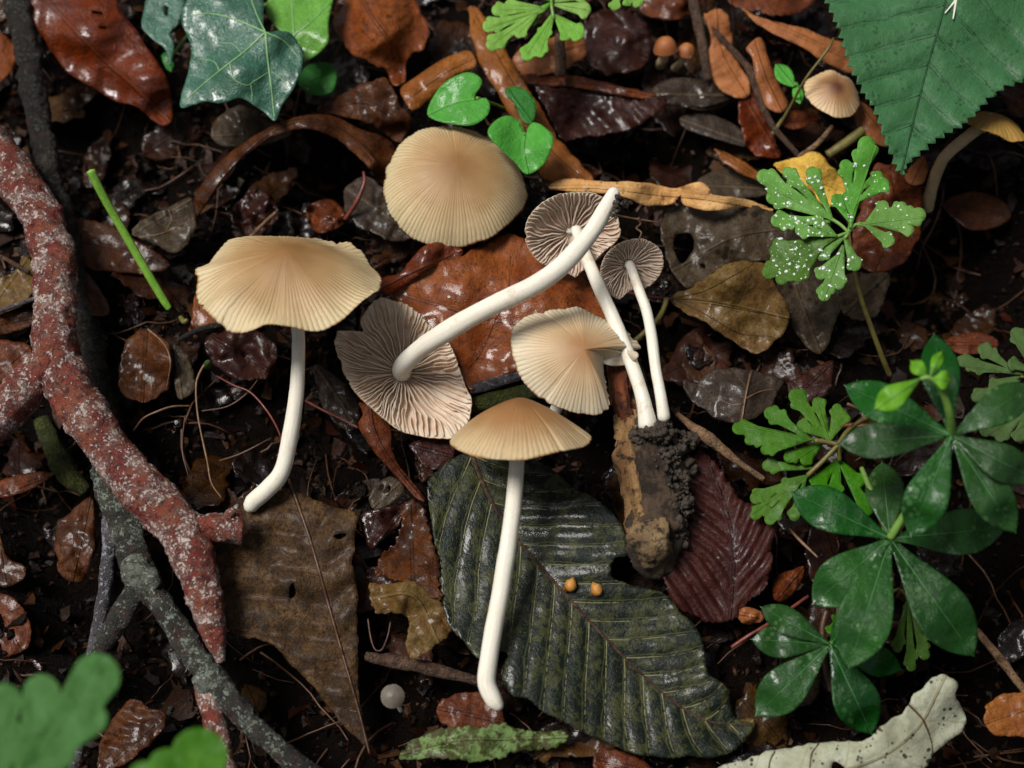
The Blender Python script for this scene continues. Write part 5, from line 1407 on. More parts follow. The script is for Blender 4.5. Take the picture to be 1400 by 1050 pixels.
mushroom('tiny white bonnet mushroom in the dark hollow below the torn leaf', (537, 952, 12), (0.0, 0.25, 0.97), 15, 0.6,
         stem=[(538, 958, 8), (545, 966, 4), (548, 972, 0)], srad=2.5, capm=M['cap_white'], gillm=M['gill'], stemm=M['stem_white'], seed=8, gills=24, ribs=24)
mushroom('rounder tan button mushroom in front, beside the upright brown twig', (910, 66, 15), (-0.1, 0.75, 0.62), 19, 0.9,
         stem=[(908, 78, 10), (904, 84, 7), (902, 90, 3)], srad=7, capm=M['cap_orange'], gillm=M['gill'], stemm=M['stem_tan'], seed=9, gills=24, ribs=24, pw=3.0, incurve=0.2)
mushroom('smaller tan button mushroom touching the rounder one by the twig', (938, 72, 12), (0.1, 0.75, 0.62), 15, 0.95,
         stem=[(932, 84, 8), (926, 90, 5), (922, 94, 2)], srad=6, capm=M['cap_orange'], gillm=M['gill'], stemm=M['stem_tan'], seed=10, gills=24, ribs=24, pw=3.0, incurve=0.2)
mushroom('umber-centred mushroom cap tucked by the serrated leaf edge', (1138, 130, 20), (0.12, 0.45, 0.88), 42, 0.45,
         stem=[(1140, 132, 15), (1145, 136, 8), (1150, 140, 0)], srad=7, capm=M['cap_brown'], gillm=M['gill_grey'], stemm=M['stem_tan'], seed=11, gills=36, ribs=36, wz=0.12, wr=0.08)
mushroom('dull yellow mushroom with flared cap beyond the serrated leaf tip', (1352, 176, 22), (0.15, 0.86, 0.45), 60, 0.35,
         stem=[(1300, 206, 20), (1284, 228, 15), (1274, 256, 8), (1268, 285, 0)], srad=[9, 9, 9, 9], capm=M['cap_yellow'], gillm=M['cap_yellow'], stemm=M['stem_tan'], seed=14, gills=40, ribs=36, wz=0.22, wr=0.10, attach=True)
up_ = [o for o in bpy.data.objects if o.get('label', '').startswith('upturned mushroom')][0]
rs = np.random.RandomState(5)
V, F = [], []
for i in range(34):
    c = np.array(P(842 + rs.normal(0, 2.6), 284 + rs.normal(0, 7), 47 + rs.normal(0, 0.7)))
    V.append(ico_v * (1 + 0.4 * rs.uniform(-1, 1, (12, 1))) * (0.00022 + 0.0005 * rs.rand() ** 2) + c)
    F += (ico_f + i * 12).tolist()
o = mesh_obj('dirt_crumbs', np.concatenate(V), F, M['clod'], up_)
o['kind'] = 'stuff'
# torn white edge of the broken cap, curling down into its notch
brk = [o for o in bpy.data.objects if o.get('label', '').startswith('pale broken-edged')][0]
leaf('torn_edge', [(824, 494), (832, 483), (850, 480), (868, 480), (873, 487), (861, 497), (845, 500), (832, 499)], M['torn_flesh'], brk, z=25.5, ctrl=[(828, 490, 1), (870, 483, 3), (848, 499, -2)], cup=-2, wav=(0.5, 2.0), res=3.0)

# two seeds on the green leaf
for i, (px, py, a, lb) in enumerate([(781, 800, 0.3, 'rounder yellow seed husk on the dark green leaf beside its midrib'), (815, 806, -0.5, 'pointed yellow seed husk on the dark green leaf away from its midrib')]):
    ca, sa = math.cos(a), math.sin(a)
    sdo = tube('seed', [(px - sa * 9, py + ca * 7, 12.2), (px - sa * 4, py + ca * 3, 13), (px, py - ca * 2, 13.4), (px + sa * 5, py - ca * 6, 13.2), (px + sa * 9, py - ca * 11, 12.6)], [2.5, 7, 7.5, 4.5, 1.0], M['seed'], None, lb, 'seed', seg=14, step=1.5, nz=0.1, ns=5, seed=70 + i)
    tube('husk', [(px - sa * 9 - 4, py + ca * 7 + 2, 12.1), (px - sa * 3 - 5, py + 2, 13), (px + 1, py - 4, 13.6)], [2.5, 4.5, 1.2], M['amber_dead'], sdo, seg=10, step=1.5, nz=0.2, ns=5, seed=75 + i)

# ------------------------------------------------------------------ green plants
def plant(name, label, base, cat='plant', group=None):
    return empty(name, P(*base), label, cat, group)


# ivy
iv = plant('ivy_plant', 'glossy dark ivy with a lighter leaf beside the broad brown leaf', (363, 44, 4))
leaf('leaf', [(363, 44), (360, 20), (357, -8), (330, -30), (290, -30), (258, -6), (248, 26), (254, 46), (261, 63), (258, 94), (246, 144), (266, 143), (280, 139), (303, 140), (329, 134), (346, 143), (363, 154), (376, 165), (386, 143), (400, 123), (411, 98), (414, 82), (410, 62), (398, 46), (380, 42)],
     M['ivy'], iv, mid=[(368, -30), (363, 44), (375, 163)], z=30, ctrl=[(363, 44, 2), (250, 140, -5), (376, 163, -5), (320, 90, 2), (410, 80, -2), (300, 0, 1), (262, 110, -4)], wav=(1.1, 1.0), smooth=True, en=0.5, seed=401,
     veins=[([(363, 44), (335, 70), (305, 93), (270, 122), (250, 140)], 1.8, 0.8), ([(363, 44), (366, 80), (371, 120), (375, 160)], 1.8, 0.8), ([(363, 44), (330, 30), (292, 19), (256, 21)], 1.5, 0.7), ([(363, 44), (352, 22), (342, -5)], 1.2, 0.7), ([(363, 44), (388, 56), (408, 78)], 1.2, 0.6),
            ([(314, 87), (320, 108), (338, 117), (346, 112), (368, 98)], 0.9, 0.6), ([(300, 97), (292, 84), (270, 80)], 0.8, 0.5), ([(330, 72), (318, 60), (300, 58)], 0.7, 0.5), ([(343, 116), (345, 130), (343, 138)], 0.7, 0.5), ([(372, 98), (385, 108), (396, 118)], 0.7, 0.5)], veinmat=M['ivy_vein'])
leaf('leaf', [(456, -4), (449, 29), (447, 60), (416, 84), (405, 66), (380, 40), (364, 17), (372, -8), (415, -36), (458, -24)], M['ivy_light'], iv, mid=[(418, 84), (410, 40), (430, -30)], z=25, ctrl=[(416, 84, -2), (450, 40, 1), (370, 10, 0)], wav=(0.7, 1.2), seed=402,
     veins=[([(400, 50), (425, 30), (450, 5)], 1.4, 0.7), ([(402, 52), (400, 25), (398, -10)], 1.2, 0.7)], veinmat=M['ivy_vein'])
leaf('leaf', [(204, -10), (196, 17), (194, 37), (209, 54), (226, 68), (232, 90), (238, 62), (233, 45), (244, 32), (252, 10), (250, -12), (228, -25)], M['ivy'], iv, z=22, wav=(0.8, 1.2), seed=403, holes=[[(224, 8), (230, 10), (230, 22), (225, 18)]], mid=[(234, 88), (222, 40), (228, -20)])
leaf('leaf', [(221, 76), (232, 70), (238, 84), (234, 98), (226, 92)], M['heart_dark'], iv, z=17, seed=404)
tube('stem', [(364, 46, 31), (372, 44, 24), (384, 30, 14), (400, 0, 8), (420, -40, 4)], [2.5] * 5, M['stem_green'], iv, seg=8)
tube('stem', [(410, 66, 25), (404, 52, 18), (398, 20, 9), (405, -20, 4)], [2.2] * 4, M['stem_green'], iv, seg=8)
tube('stem', [(233, 86, 21), (240, 70, 14), (280, 30, 8), (380, 0, 5), (420, -40, 4)], [2.2] * 5, M['stem_green'], iv, seg=8)
rl = plant('round_leaf_plant', 'small rounded dull green leaf under the ivy leaf edge', (430, 110, 4))
leaf('leaf', [(407, 111), (421, 89), (450, 86), (460, 100), (456, 123), (439, 130), (419, 126)], M['heart_dark'], rl, z=15, seed=405, cup=-0.6)
tube('stem', [(420, 122, 15), (428, 118, 9), (432, 112, 3)], [2.2] * 3, M['stem_green'], rl, seg=8)

# heart-leaved seedling
hp = plant('heart_leaf_plant', 'bright green seedling with heart-shaped leaves behind the domed cap', (700, 150, 6))
leaf('leaf', [(584, 154), (593, 131), (610, 111), (636, 99), (653, 103), (659, 114), (650, 129), (650, 137), (664, 134), (670, 146), (664, 160), (644, 171), (616, 169), (593, 163)], M['heart'], hp, mid=[(652, 134), (620, 140), (584, 156)], z=27, ctrl=[(586, 154, -2), (650, 133, 0), (655, 105, 1)], fold=0.8, wav=(0.5, 1.2), seed=410)
leaf('leaf', [(690, 126), (701, 118), (719, 123), (733, 143), (727, 169), (713, 163), (704, 143)], M['heart_dark'], hp, z=21, wav=(0.4, 1.2), seed=411)
leaf('leaf', [(667, 183), (676, 166), (693, 158), (708, 164), (715, 178), (718, 186), (722, 174), (730, 167), (745, 174), (757, 190), (745, 222), (721, 238), (704, 222), (687, 206)], M['heart'], hp, mid=[(717, 184), (715, 205), (721, 238)], z=25, ctrl=[(717, 184, -1), (670, 183, 2), (755, 190, 2), (721, 236, -2)], fold=0.8, wav=(0.5, 1.2), seed=412)
for pts in ([(652, 134, 27), (670, 140, 20), (690, 148, 12), (702, 152, 5)], [(708, 140, 20), (704, 148, 12), (702, 152, 5)], [(717, 184, 24), (712, 172, 16), (702, 152, 5)]):
    tube('stem', pts, [2.6, 2.4, 2.2, 2.2][:len(pts)], M['stem_green'], hp, seg=8)


def lobes(ls, plain=False):
    out = []
    for b, t, w in ls:
        b, t = np.array(b, float), np.array(t, float)
        d = t - b
        nr = np.array([-d[1], d[0]]) / np.linalg.norm(d)
        w = w * 0.92
        out.append(rlobe(b, t, w * (1.0 if plain else 0.62)))
        if not plain:
            for sg_, k in ((1, 0.92), (-1, 0.84)):
                out.append(rlobe(b + d * 0.55, b + d * k + nr * sg_ * w * 0.34, w * 0.36))
    return out


def leaflet(par, ls, mat, z, veinm=None, tilt=(), seed=0, cup=0.0, plain=False, **kw):
    b = np.mean([l[0] for l in ls], 0)
    t = np.mean([l[1] for l in ls], 0)
    t = b + (t - b) * 1.3
    polys = lobes(ls, plain)
    vs = None
    if veinm:
        vs = [([l[0], tuple(np.array(l[0]) * 0.45 + np.array(l[1]) * 0.55), tuple(np.array(l[0]) * 0.12 + np.array(l[1]) * 0.88)], 0.8, 0.35) for l in ls]
    return leaf('leaflet', polys, M[mat], par, mid=[tuple(b), tuple(t)], z=z, ctrl=tilt, presmooth=True, res=4.2, wav=(0.8, 1.3), seed=seed, cup=cup, thick=0.2, veins=vs, veinmat=veinm, **kw)


# dewy feathery leaf
gp = plant('herb_plant', 'dewy feathery green leaf on an olive stalk beyond the olive dead leaf', (1216, 512, 4))
LL = []
LL.append(leaflet(gp, [((1146, 305), (1036, 236), 36), ((1135, 298), (1072, 230), 27), ((1138, 300), (1107, 228), 30), ((1130, 297), (1048, 266), 34), ((1135, 303), (1054, 301), 34), ((1128, 296), (1068, 306), 26)], 'ger', 36, seed=421, tilt=[(1140, 303, 0), (1040, 240, -1), (1107, 228, 3), (1054, 300, -2)]))
LL.append(leaflet(gp, [((1162, 312), (1187, 186), 42), ((1166, 290), (1155, 218), 30), ((1172, 275), (1214, 246), 34), ((1172, 262), (1206, 236), 24)], 'ger', 38, seed=422, tilt=[(1162, 312, 0), (1187, 190, 3), (1210, 245, 0)]))
LL.append(leaflet(gp, [((1163, 305), (1140, 266), 26), ((1166, 302), (1156, 262), 22)], 'ger', 36, seed=423))
LL.append(leaflet(gp, [((1172, 308), (1266, 292), 36), ((1184, 304), (1213, 276), 26), ((1190, 303), (1240, 280), 28), ((1182, 307), (1222, 333), 30), ((1195, 306), (1250, 315), 24)], 'ger', 37, seed=424, tilt=[(1175, 306, 0), (1265, 292, 1), (1220, 333, -1)]))
LL.append(leaflet(gp, [((1142, 326), (1052, 345), 42), ((1138, 328), (1043, 376), 34), ((1132, 330), (1062, 386), 30), ((1128, 332), (1086, 384), 32), ((1120, 328), (1054, 360), 40)], 'ger_mid', 35, seed=425, tilt=[(1140, 326, 1), (1045, 370, -2), (1086, 384, 0)]))
LL.append(leaflet(gp, [((1145, 322), (1087, 313), 30), ((1142, 320), (1112, 298), 26)], 'ger', 37, seed=426))
LL.append(leaflet(gp, [((1156, 322), (1118, 354), 26), ((1154, 322), (1172, 370), 30), ((1152, 335), (1124, 411), 30), ((1153, 335), (1146, 396), 28), ((1150, 345), (1117, 380), 28)], 'ger', 36, seed=427, tilt=[(1154, 324, 0), (1124, 410, -2)]))
for pts in ([(1160, 318, 36.5), (1150, 308, 36.5), (1138, 300, 36.3)], [(1160, 318, 36.5), (1164, 300, 38)], [(1160, 318, 36.5), (1168, 308, 37), (1180, 306, 37.2)], [(1160, 318, 36.5), (1148, 322, 36.5), (1136, 327, 35.8)], [(1160, 318, 36.5), (1155, 326, 36.3)]):
    tube('stalk', pts, 2.6, M['stem_green'], gp, seg=8, step=3)
tube('stem', [(1160, 318, 36.5), (1164, 345, 33), (1175, 400, 25), (1192, 450, 16), (1206, 488, 9), (1217, 514, 3)], [2.6, 3, 3.4, 3.6, 3.8, 4], M['stem_olive'], gp, seg=8, step=4)

# dew and splashes standing on it
rs = np.random.RandomState(77)
V, F = [], []
n0 = 0
HS, HR = 8, 4


def drops(L, cnt, rmax=1.9, box=None):
    global n0
    for o in L.outs:
        lo, hi = o.min(0), o.max(0)
        k = 0
        for _ in range(cnt * 14):
            q = rs.uniform(lo, hi)
            if box and not (box[0] < q[0] < box[1] and box[2] < -q[1] < box[3]):
                continue
            if not inpoly(q[:1], q[1:], o)[0]:
                continue
            h = float(L.hf(q[None])[0])
            c = np.array(P(q[0], -q[1], h))
            r = (0.6 + rmax * rs.rand() ** 3.0) * pxm(h)
            el, az = rs.uniform(1.0, 1.9), rs.uniform(0, 3.14)
            vs = []
            for i in range(HR):
                ph_ = i / HR * math.pi / 2
                for j in range(HS):
                    t = j / HS * 2 * math.pi
                    x, y = r * math.cos(ph_) * math.cos(t) * el, r * math.cos(ph_) * math.sin(t)
                    vs.append(c + np.array([x * math.cos(az) - y * math.sin(az), x * math.sin(az) + y * math.cos(az), r * 0.55 * math.sin(ph_) - 0.00003]))
            vs.append(c + np.array([0, 0, r * 0.55]))
            V.extend(vs)
            for i in range(HR - 1):
                for j in range(HS):
                    j2 = (j + 1) % HS
                    F.append((n0 + i * HS + j, n0 + i * HS + j2, n0 + (i + 1) * HS + j2, n0 + (i + 1) * HS + j))
            for j in range(HS):
                F.append((n0 + (HR - 1) * HS + j, n0 + (HR - 1) * HS + (j + 1) % HS, n0 + HR * HS))
            n0 += HR * HS + 1
            k += 1
            if k >= cnt:
                break


for i, L in enumerate(LL):
    drops(L, [4, 2, 3, 1, 5, 5, 3][i])
o = mesh_obj('water_drops', np.array(V), F, M['water'])
tag(o, 'tiny water drops beaded on the dewy feathery leaf', 'water drops', kind='stuff')

# feathery leaf at the top
gt = plant('herb_plant', 'bright feathery leaf with browned tip above the long amber strip', (775, -60, 4))
leaflet(gt, [((745, 14), (660, 38), 30), ((735, 16), (666, 66), 32), ((740, 10), (690, 6), 26), ((735, 18), (705, 50), 26), ((742, 12), (672, 14), 28)], 'ger_bright', 30, M['stem_green'], seed=431)
leaflet(gt, [((756, 20), (716, 82), 30), ((757, 22), (736, 78), 24), ((758, 20), (778, 54), 26), ((758, 20), (798, 50), 34), ((756, 18), (742, 50), 28)], 'ger_bright', 31, M['stem_green'], seed=432)
leaflet(gt, [((758, 6), (808, 14), 34), ((758, 2), (796, -10), 26)], 'ger_bright', 32, M['stem_green'], seed=433)
leaflet(gt, [((850, -18), (838, 14), 22), ((852, -18), (878, 6), 26), ((852, -20), (860, 8), 20)], 'ger_bright', 30, seed=434)
leaflet(gt, [((752, 4), (716, 32), 30), ((752, 0), (730, -14), 24)], 'ger_bright', 29, seed=435)
tube('stem', [(757, 26, 31), (754, 0, 31.5), (760, -40, 26), (775, -80, 4)], [2.4, 2.4, 2.6, 2.8], M['stem_green'], gt, seg=8)
tube('stalk', [(852, -16, 30), (820, -40, 28), (766, -62, 16)], 2.2, M['stem_green'], gt, seg=8)

# feathery leaf left of the bedstraw
gm = plant('herb_plant', 'yellow-green feathery leaf between knotty tan twig and bedstraw', (1210, 566, 5))
leaflet(gm, [((1118, 602), (1001, 584), 30), ((1100, 600), (1018, 602), 24), ((1108, 600), (1046, 560), 32), ((1104, 602), (1040, 616), 26), ((1095, 596), (1062, 562), 24)], 'ger_mid', 24, seed=441, tilt=[(1118, 602, 2), (1001, 584, -2)])
leaflet(gm, [((1133, 602), (1082, 533), 36), ((1134, 600), (1116, 543), 28), ((1130, 598), (1090, 578), 28), ((1134, 603), (1156, 562), 30), ((1134, 603), (1146, 552), 24)], 'ger_mid', 25, seed=442)
leaflet(gm, [((1126, 604), (1072, 628), 28), ((1124, 606), (1096, 634), 26)], 'ger_mid', 23, seed=443)
leaflet(gm, [((1112, 640), (1042, 636), 28), ((1100, 652), (1026, 684), 30), ((1100, 652), (1027, 708), 26), ((1098, 654), (1048, 716), 28), ((1102, 652), (1084, 712), 26), ((1105, 650), (1070, 668), 34)], 'ger_mid', 20, seed=444, tilt=[(1110, 640, 2), (1026, 690, -2)])
leaflet(gm, [((1146, 628), (1112, 668), 36), ((1146, 628), (1190, 704), 34), ((1146, 628), (1180, 664), 28), ((1146, 628), (1140, 680), 34)], 'ger_mid', 20, seed=445)
for pts in ([(1146, 608, 25), (1130, 604, 25), (1114, 602, 25.5)], [(1146, 608, 25), (1125, 630, 23), (1104, 650, 21.5)], [(1146, 608, 25), (1148, 630, 21)], [(1146, 608, 25), (1160, 588, 23), (1185, 572, 16), (1212, 566, 5)]):
    tube('stem', pts, 3.2, M['stem_olive'], gm, seg=8, step=3)

# feathery leaves at the right edge
gr = plant('herb_plant', 'dull green feathery leaves behind the top bedstraw whorl', (1440, 560, 0))
leaflet(gr, [((1400, 512), (1307, 492), 28), ((1385, 505), (1338, 473), 30), ((1385, 508), (1326, 500), 28), ((1395, 520), (1328, 545), 28), ((1395, 515), (1352, 530), 30), ((1380, 505), (1352, 478), 22)], 'ger_far', 22, seed=451)
leaflet(gr, [((1412, 505), (1386, 448), 30), ((1412, 508), (1378, 494), 26), ((1412, 505), (1404, 460), 26)], 'ger_far', 24, seed=452)
leaflet(gr, [((1405, 560), (1340, 592), 32), ((1405, 560), (1362, 602), 28), ((1405, 560), (1390, 604), 28), ((1395, 565), (1318, 575), 24)], 'ger_far', 16, seed=453)
tube('stem', [(1395, 514, 22), (1415, 518, 20), (1440, 540, 10), (1450, 560, -2)], 3, M['stem_olive'], gr, seg=8)
tube('stem', [(1402, 562, 16), (1425, 556, 10), (1450, 560, -2)], 3, M['stem_olive'], gr, seg=8)
gu = plant('herb_plant', 'dark olive feathery leaf under the middle bedstraw whorl', (1240, 830, -2))
leaflet(gu, [((1240, 820), (1226, 892), 24), ((1242, 820), (1246, 918), 24), ((1244, 820), (1266, 902), 26), ((1246, 818), (1278, 876), 26)], 'ger_mid', 10, seed=455)
leaflet(gu, [((1150, 840), (1132, 866), 20), ((1150, 840), (1144, 880), 20), ((1154, 838), (1138, 848), 18)], 'ger_mid', 10, seed=456)
tube('stem', [(1242, 822, 10), (1238, 812, 5), (1230, 805, -3)], 2.6, M['stem_olive'], gu, seg=8)
tube('stem', [(1150, 841, 10), (1180, 825, 6), (1230, 805, -3)], 2.4, M['stem_olive'], gu, seg=8)

# blurred feathery leaf rising close to the lens
gf = plant('herb_plant', 'tall feathery green leaf rising over the lower branches', (20, 1200, 0))
leaflet(gf, [((15, 1100), (150, 898), 72), ((30, 1080), (62, 922), 56), ((40, 1060), (142, 968), 48), ((18, 1120), (80, 985), 90)], 'ger_fore', 92, seed=461, plain=True)
leaflet(gf, [((-20, 1100), (10, 934), 56), ((-20, 1100), (22, 985), 50)], 'ger_fore', 90, seed=462, plain=True)
leaflet(gf, [((215, 1130), (292, 1000), 86), ((200, 1130), (238, 1024), 60), ((200, 1130), (196, 1040), 50)], 'ger_mid', 84, seed=463, plain=True)
for pts in ([(20, 1094, 92), (10, 1180, 90), (20, 1300, 60), (40, 1330, 0)], [(-18, 1100, 90), (0, 1180, 89), (14, 1220, 86)], [(205, 1128, 84), (160, 1240, 70), (60, 1320, 20), (40, 1330, 0)]):
    tube('stem', pts, 5, M['stem_green'], gf, seg=8, step=8)

# big serrated leaf at the top right
sp = plant('shrub_leaf', 'big dark green saw-edged leaf hanging over the far corner', (1330, -160, 4))
leaf('blade', [(1120, -30), (1128, 0), (1142, 28), (1152, 60), (1164, 92), (1180, 125), (1196, 152), (1208, 186), (1219, 212), (1231, 238), (1244, 222), (1268, 202), (1290, 186), (1322, 166), (1346, 142), (1374, 120), (1404, 108), (1440, 88), (1475, 30), (1445, -70), (1310, -125), (1170, -90)],
     M['hazel'], sp, mid=[(1305, -120), (1298, -30), (1288, 20), (1268, 90), (1250, 160), (1232, 236)], z=42, ctrl=[(1232, 236, -6), (1290, 0, 2), (1140, 0, -3), (1440, 40, -2), (1180, 130, -4), (1370, 120, -4)], fold=0.6, pleat=(0.85, 0.85, 0.62), teeth=(13, 9), res=4.2, wav=(0.7, 0.9), seed=471, sidev=(0.9, 0.4, -4, 12), sidemat=M['hazel_vein'])
tube('petiole', [(1304, -118, 43), (1310, -150, 38), (1322, -185, 20), (1330, -200, 0)], 4, M['stem_green'], sp, seg=8)
for i, pts in enumerate(([(1312, -8, 44.6), (1302, 6, 44.7), (1292, 18, 44.6)], [(1308, -4, 44.6), (1305, 14, 44.7), (1303, 26, 44.6)])):
    tube('straw', pts, [1.8, 1.5, 1.0], M['stem_white'], None, ['longer white fibre lying on the saw-edged leaf', 'shorter white fibre lying on the saw-edged leaf'][i], 'fibre', seg=6, step=3)

# little seedling by the rolled orange leaf
sg = plant('seedling', 'tiny pale green seedling between the rolled orange leaf and umber mushroom', (1090, 142, 6))
leaf('leaf', lobe((1086, 118), (1060, 88), 22, tip=1.2), M['heart'], sg, z=20, presmooth=True, res=3.0, seed=475)
leaf('leaf', lobe((1088, 112), (1094, 142), 15, tip=1.2), M['heart'], sg, z=19, presmooth=True, res=3.0, seed=476)
tube('stem', [(1087, 115, 20), (1089, 128, 14), (1090, 142, 5)], 2.2, M['stem_green'], sg, seg=8)


# bedstraw
def bedleaf(par, b, t, w, z0, z1, mat='bed', seed=0, droop=-2.0, tip=1.65):
    m_ = tuple((np.array(b) * 0.45 + np.array(t) * 0.55))
    poly = lobe(b, t, w * 0.92, tip=tip, sharp=0.05)
    d = np.array(t, float) - np.array(b, float)
    d /= np.linalg.norm(d)
    k = len(poly) // 2
    poly[k] = np.array(t) + d * 3.0
    return leaf('leaf', poly, M[mat], par, mid=[b, m_, tuple(np.array(t) + d * 2)], z=0, ctrl=[(b[0], b[1], z0), (m_[0], m_[1], (z0 + z1) / 2 + 2.2), (t[0], t[1], z1 + droop)], fold=1.0, presmooth=True, res=4.0, wav=(0.7, 1.1), seed=seed, thick=0.3,
                veins=[([b, m_, tuple(np.array(b) * 0.12 + np.array(t) * 0.88)], 0.9, 0.3)], veinmat=M['bed_vein'])


bs = plant('bedstraw_plant', 'tall bedstraw shoot with two leaf whorls and a pale green tip', (1225, 760, -6))
Z1, Z2 = 52, 31
for i, (t, w, z1) in enumerate([((1147, 606), 52, 50), ((1156, 527), 56, 48), ((1277, 457), 56, 50), ((1412, 528), 54, 52), ((1416, 656), 54, 50), ((1388, 727), 60, 46), ((1246, 733), 64, 47)]):
    bedleaf(bs, (1301, 595), t, w, Z1, z1, seed=500 + i)
for i, (b, t, w) in enumerate([((1258, 518), (1197, 558), 36), ((1270, 516), (1246, 494), 22), ((1274, 518), (1300, 520), 28), ((1272, 514), (1287, 481), 18)]):
    bedleaf(bs, b, t, w, 66, 65, 'bed_light', seed=510 + i, droop=-1)
tube('stem', [(1301, 597, 50), (1298, 565, 58), (1288, 535, 63), (1272, 517, 66), (1258, 518, 66)], [6, 5.5, 4.5, 3.5, 2.5], M['stem_green'], bs, seg=10, step=3)
tube('stem', [(1301, 597, 52), (1275, 640, 46), (1245, 690, 38), (1217, 735, 31)], [5, 5, 5, 5.5], M['stem_green'], bs, seg=10, step=3)
for i, (t, w, z1) in enumerate([((1083, 673), 62, 29), ((1112, 826), 70, 27), ((1161, 913), 80, 30), ((1331, 896), 80, 27), ((1374, 722), 66, 24), ((1206, 632), 56, 25)]):
    bedleaf(bs, (1217, 736), t, w, Z2, z1, seed=520 + i)
tube('stem', [(1217, 735, 31), (1220, 745, 18), (1226, 758, 4), (1228, 764, -8)], [5, 4.5, 4, 4], M['stem_green'], bs, seg=10, step=2)
tube('stem', [(1213, 735, 30), (1205, 700, 29), (1186, 660, 28), (1178, 640, 26)], [4.5, 4.5, 4, 3], M['stem_green'], bs, seg=10, step=3)
b3 = plant('bedstraw_plant', 'small bedstraw shoot with one leaf whorl near the pale curled leaf', (1137, 892, -2))
for i, (t, w, z1) in enumerate([((1041, 830), 40, 18), ((1028, 874), 48, 17), ((1034, 978), 64, 15), ((1192, 1003), 66, 14), ((1232, 915), 44, 11), ((1160, 850), 30, 12)]):
    bedleaf(b3, (1135, 881), t, w, 20, z1, seed=530 + i)
tube('stem', [(1135, 881, 20), (1136, 886, 12), (1138, 892, -3)], [4, 4, 3.5], M['stem_green'], b3, seg=10, step=2)

# ------------------------------------------------------------------ filler leaves of the litter: torn pieces lying on the soil
lit_mats = {
    'brown': leafmat('litter_brown', k=0.42, spec=0.1, a=s(92, 54, 30), b=s(68, 38, 22), dark=s(30, 17, 11), vein=s(58, 34, 20), sp=0.6, slope=0.8, vmix=0.5, tert=0.4, rough=(0.22, 0.55), coat=0.5, blot=0.7, hue=0.45),
    'black': leafmat('litter_black', k=0.28, spec=0.1, a=s(52, 34, 26), b=s(38, 25, 20), dark=s(18, 12, 10), vein=s(70, 46, 34), sp=0.6, slope=0.8, vmix=0.4, tert=0.3, rough=(0.15, 0.45), coat=0.7, blot=0.6, hue=0.35),
    'tan': leafmat('litter_tan', k=0.4, spec=0.1, a=s(124, 88, 52), b=s(96, 64, 38), dark=s(48, 30, 18), vein=s(74, 46, 26), sp=0.6, slope=0.8, vmix=0.5, tert=0.5, rough=(0.3, 0.6), coat=0.3, blot=0.65, hue=0.35)}
templ = []
for k in range(19):
    r2 = np.random.RandomState(50 + k)
    if k < 6:
        L, w = r2.uniform(110, 190), r2.uniform(0.38, 0.6)
        pl = []
        cut = r2.uniform(0.55, 1.0) if k % 2 else 1.0
        for i in range(14):
            q = i / 13 * cut
            pl.append((q * L - L / 2, math.sin(math.pi * q ** 0.85) ** 0.8 * L * w / 2))
        for i in range(13, -1, -1):
            q = i / 13 * cut * r2.uniform(0.94, 1.0)
            pl.append((q * L - L / 2, -math.sin(math.pi * q ** 0.85) ** 0.8 * L * w / 2 - 0.5))
        mid = [(-L / 2, 0), (0, r2.uniform(-6, 6)), (L / 2, 0)]
        kw = dict(teeth=(9, 3.0), pleat=(0.35, 0.6, 0.8), fold=r2.uniform(-1.2, 1.2), cup=r2.uniform(-0.8, 1.0))
    else:
        n_ = r2.randint(8, 13)
        th = np.sort(r2.uniform(0, 6.28, n_))
        R_ = r2.uniform(30, 70)
        pl = [(R_ * r2.uniform(0.45, 1.25) * math.cos(t), R_ * r2.uniform(0.35, 0.9) * math.sin(t)) for t in th]
        mid = [(-R_ * 1.2, r2.uniform(-15, 15)), (R_ * 1.2, r2.uniform(-15, 15))]
        kw = dict(pleat=(0.3, 0.6, 0.8), fold=r2.uniform(-1.0, 1.6), cup=r2.uniform(-1.5, 1.8))
    X_, F_, U_, hf, outs = leaf_geo(pl, mid=mid, z=0, res=6.0 if k < 14 else 4.5, wav=(1.5, 1.3) if k < 14 else (3.6, 1.5), crk=0.45 if k < 14 else 1.3, en=4.5, seed=100 + k, local=True, thick=0.22, **kw)
    me = bpy.data.meshes.new('litter_leaf_shape')
    c0 = X_.mean(0)
    c0[2] = X_[:, 2].min()
    me.from_pydata((X_ - c0).tolist(), [], F_)
    me.polygons.foreach_set('use_smooth', [True] * len(me.polygons))
    li = np.empty(len(me.loops), np.int32)
    me.loops.foreach_get('vertex_index', li)
    l = me.uv_layers.new(name='UVMap')
    l.data.foreach_set('uv', U_.astype(np.float32)[li].ravel())
    templ.append(me)
shapes = {}
for k, me in enumerate(templ):
    for c in lit_mats:
        m2 = me.copy()
        m2.materials.append(lit_mats[c])
        shapes[k, c] = m2
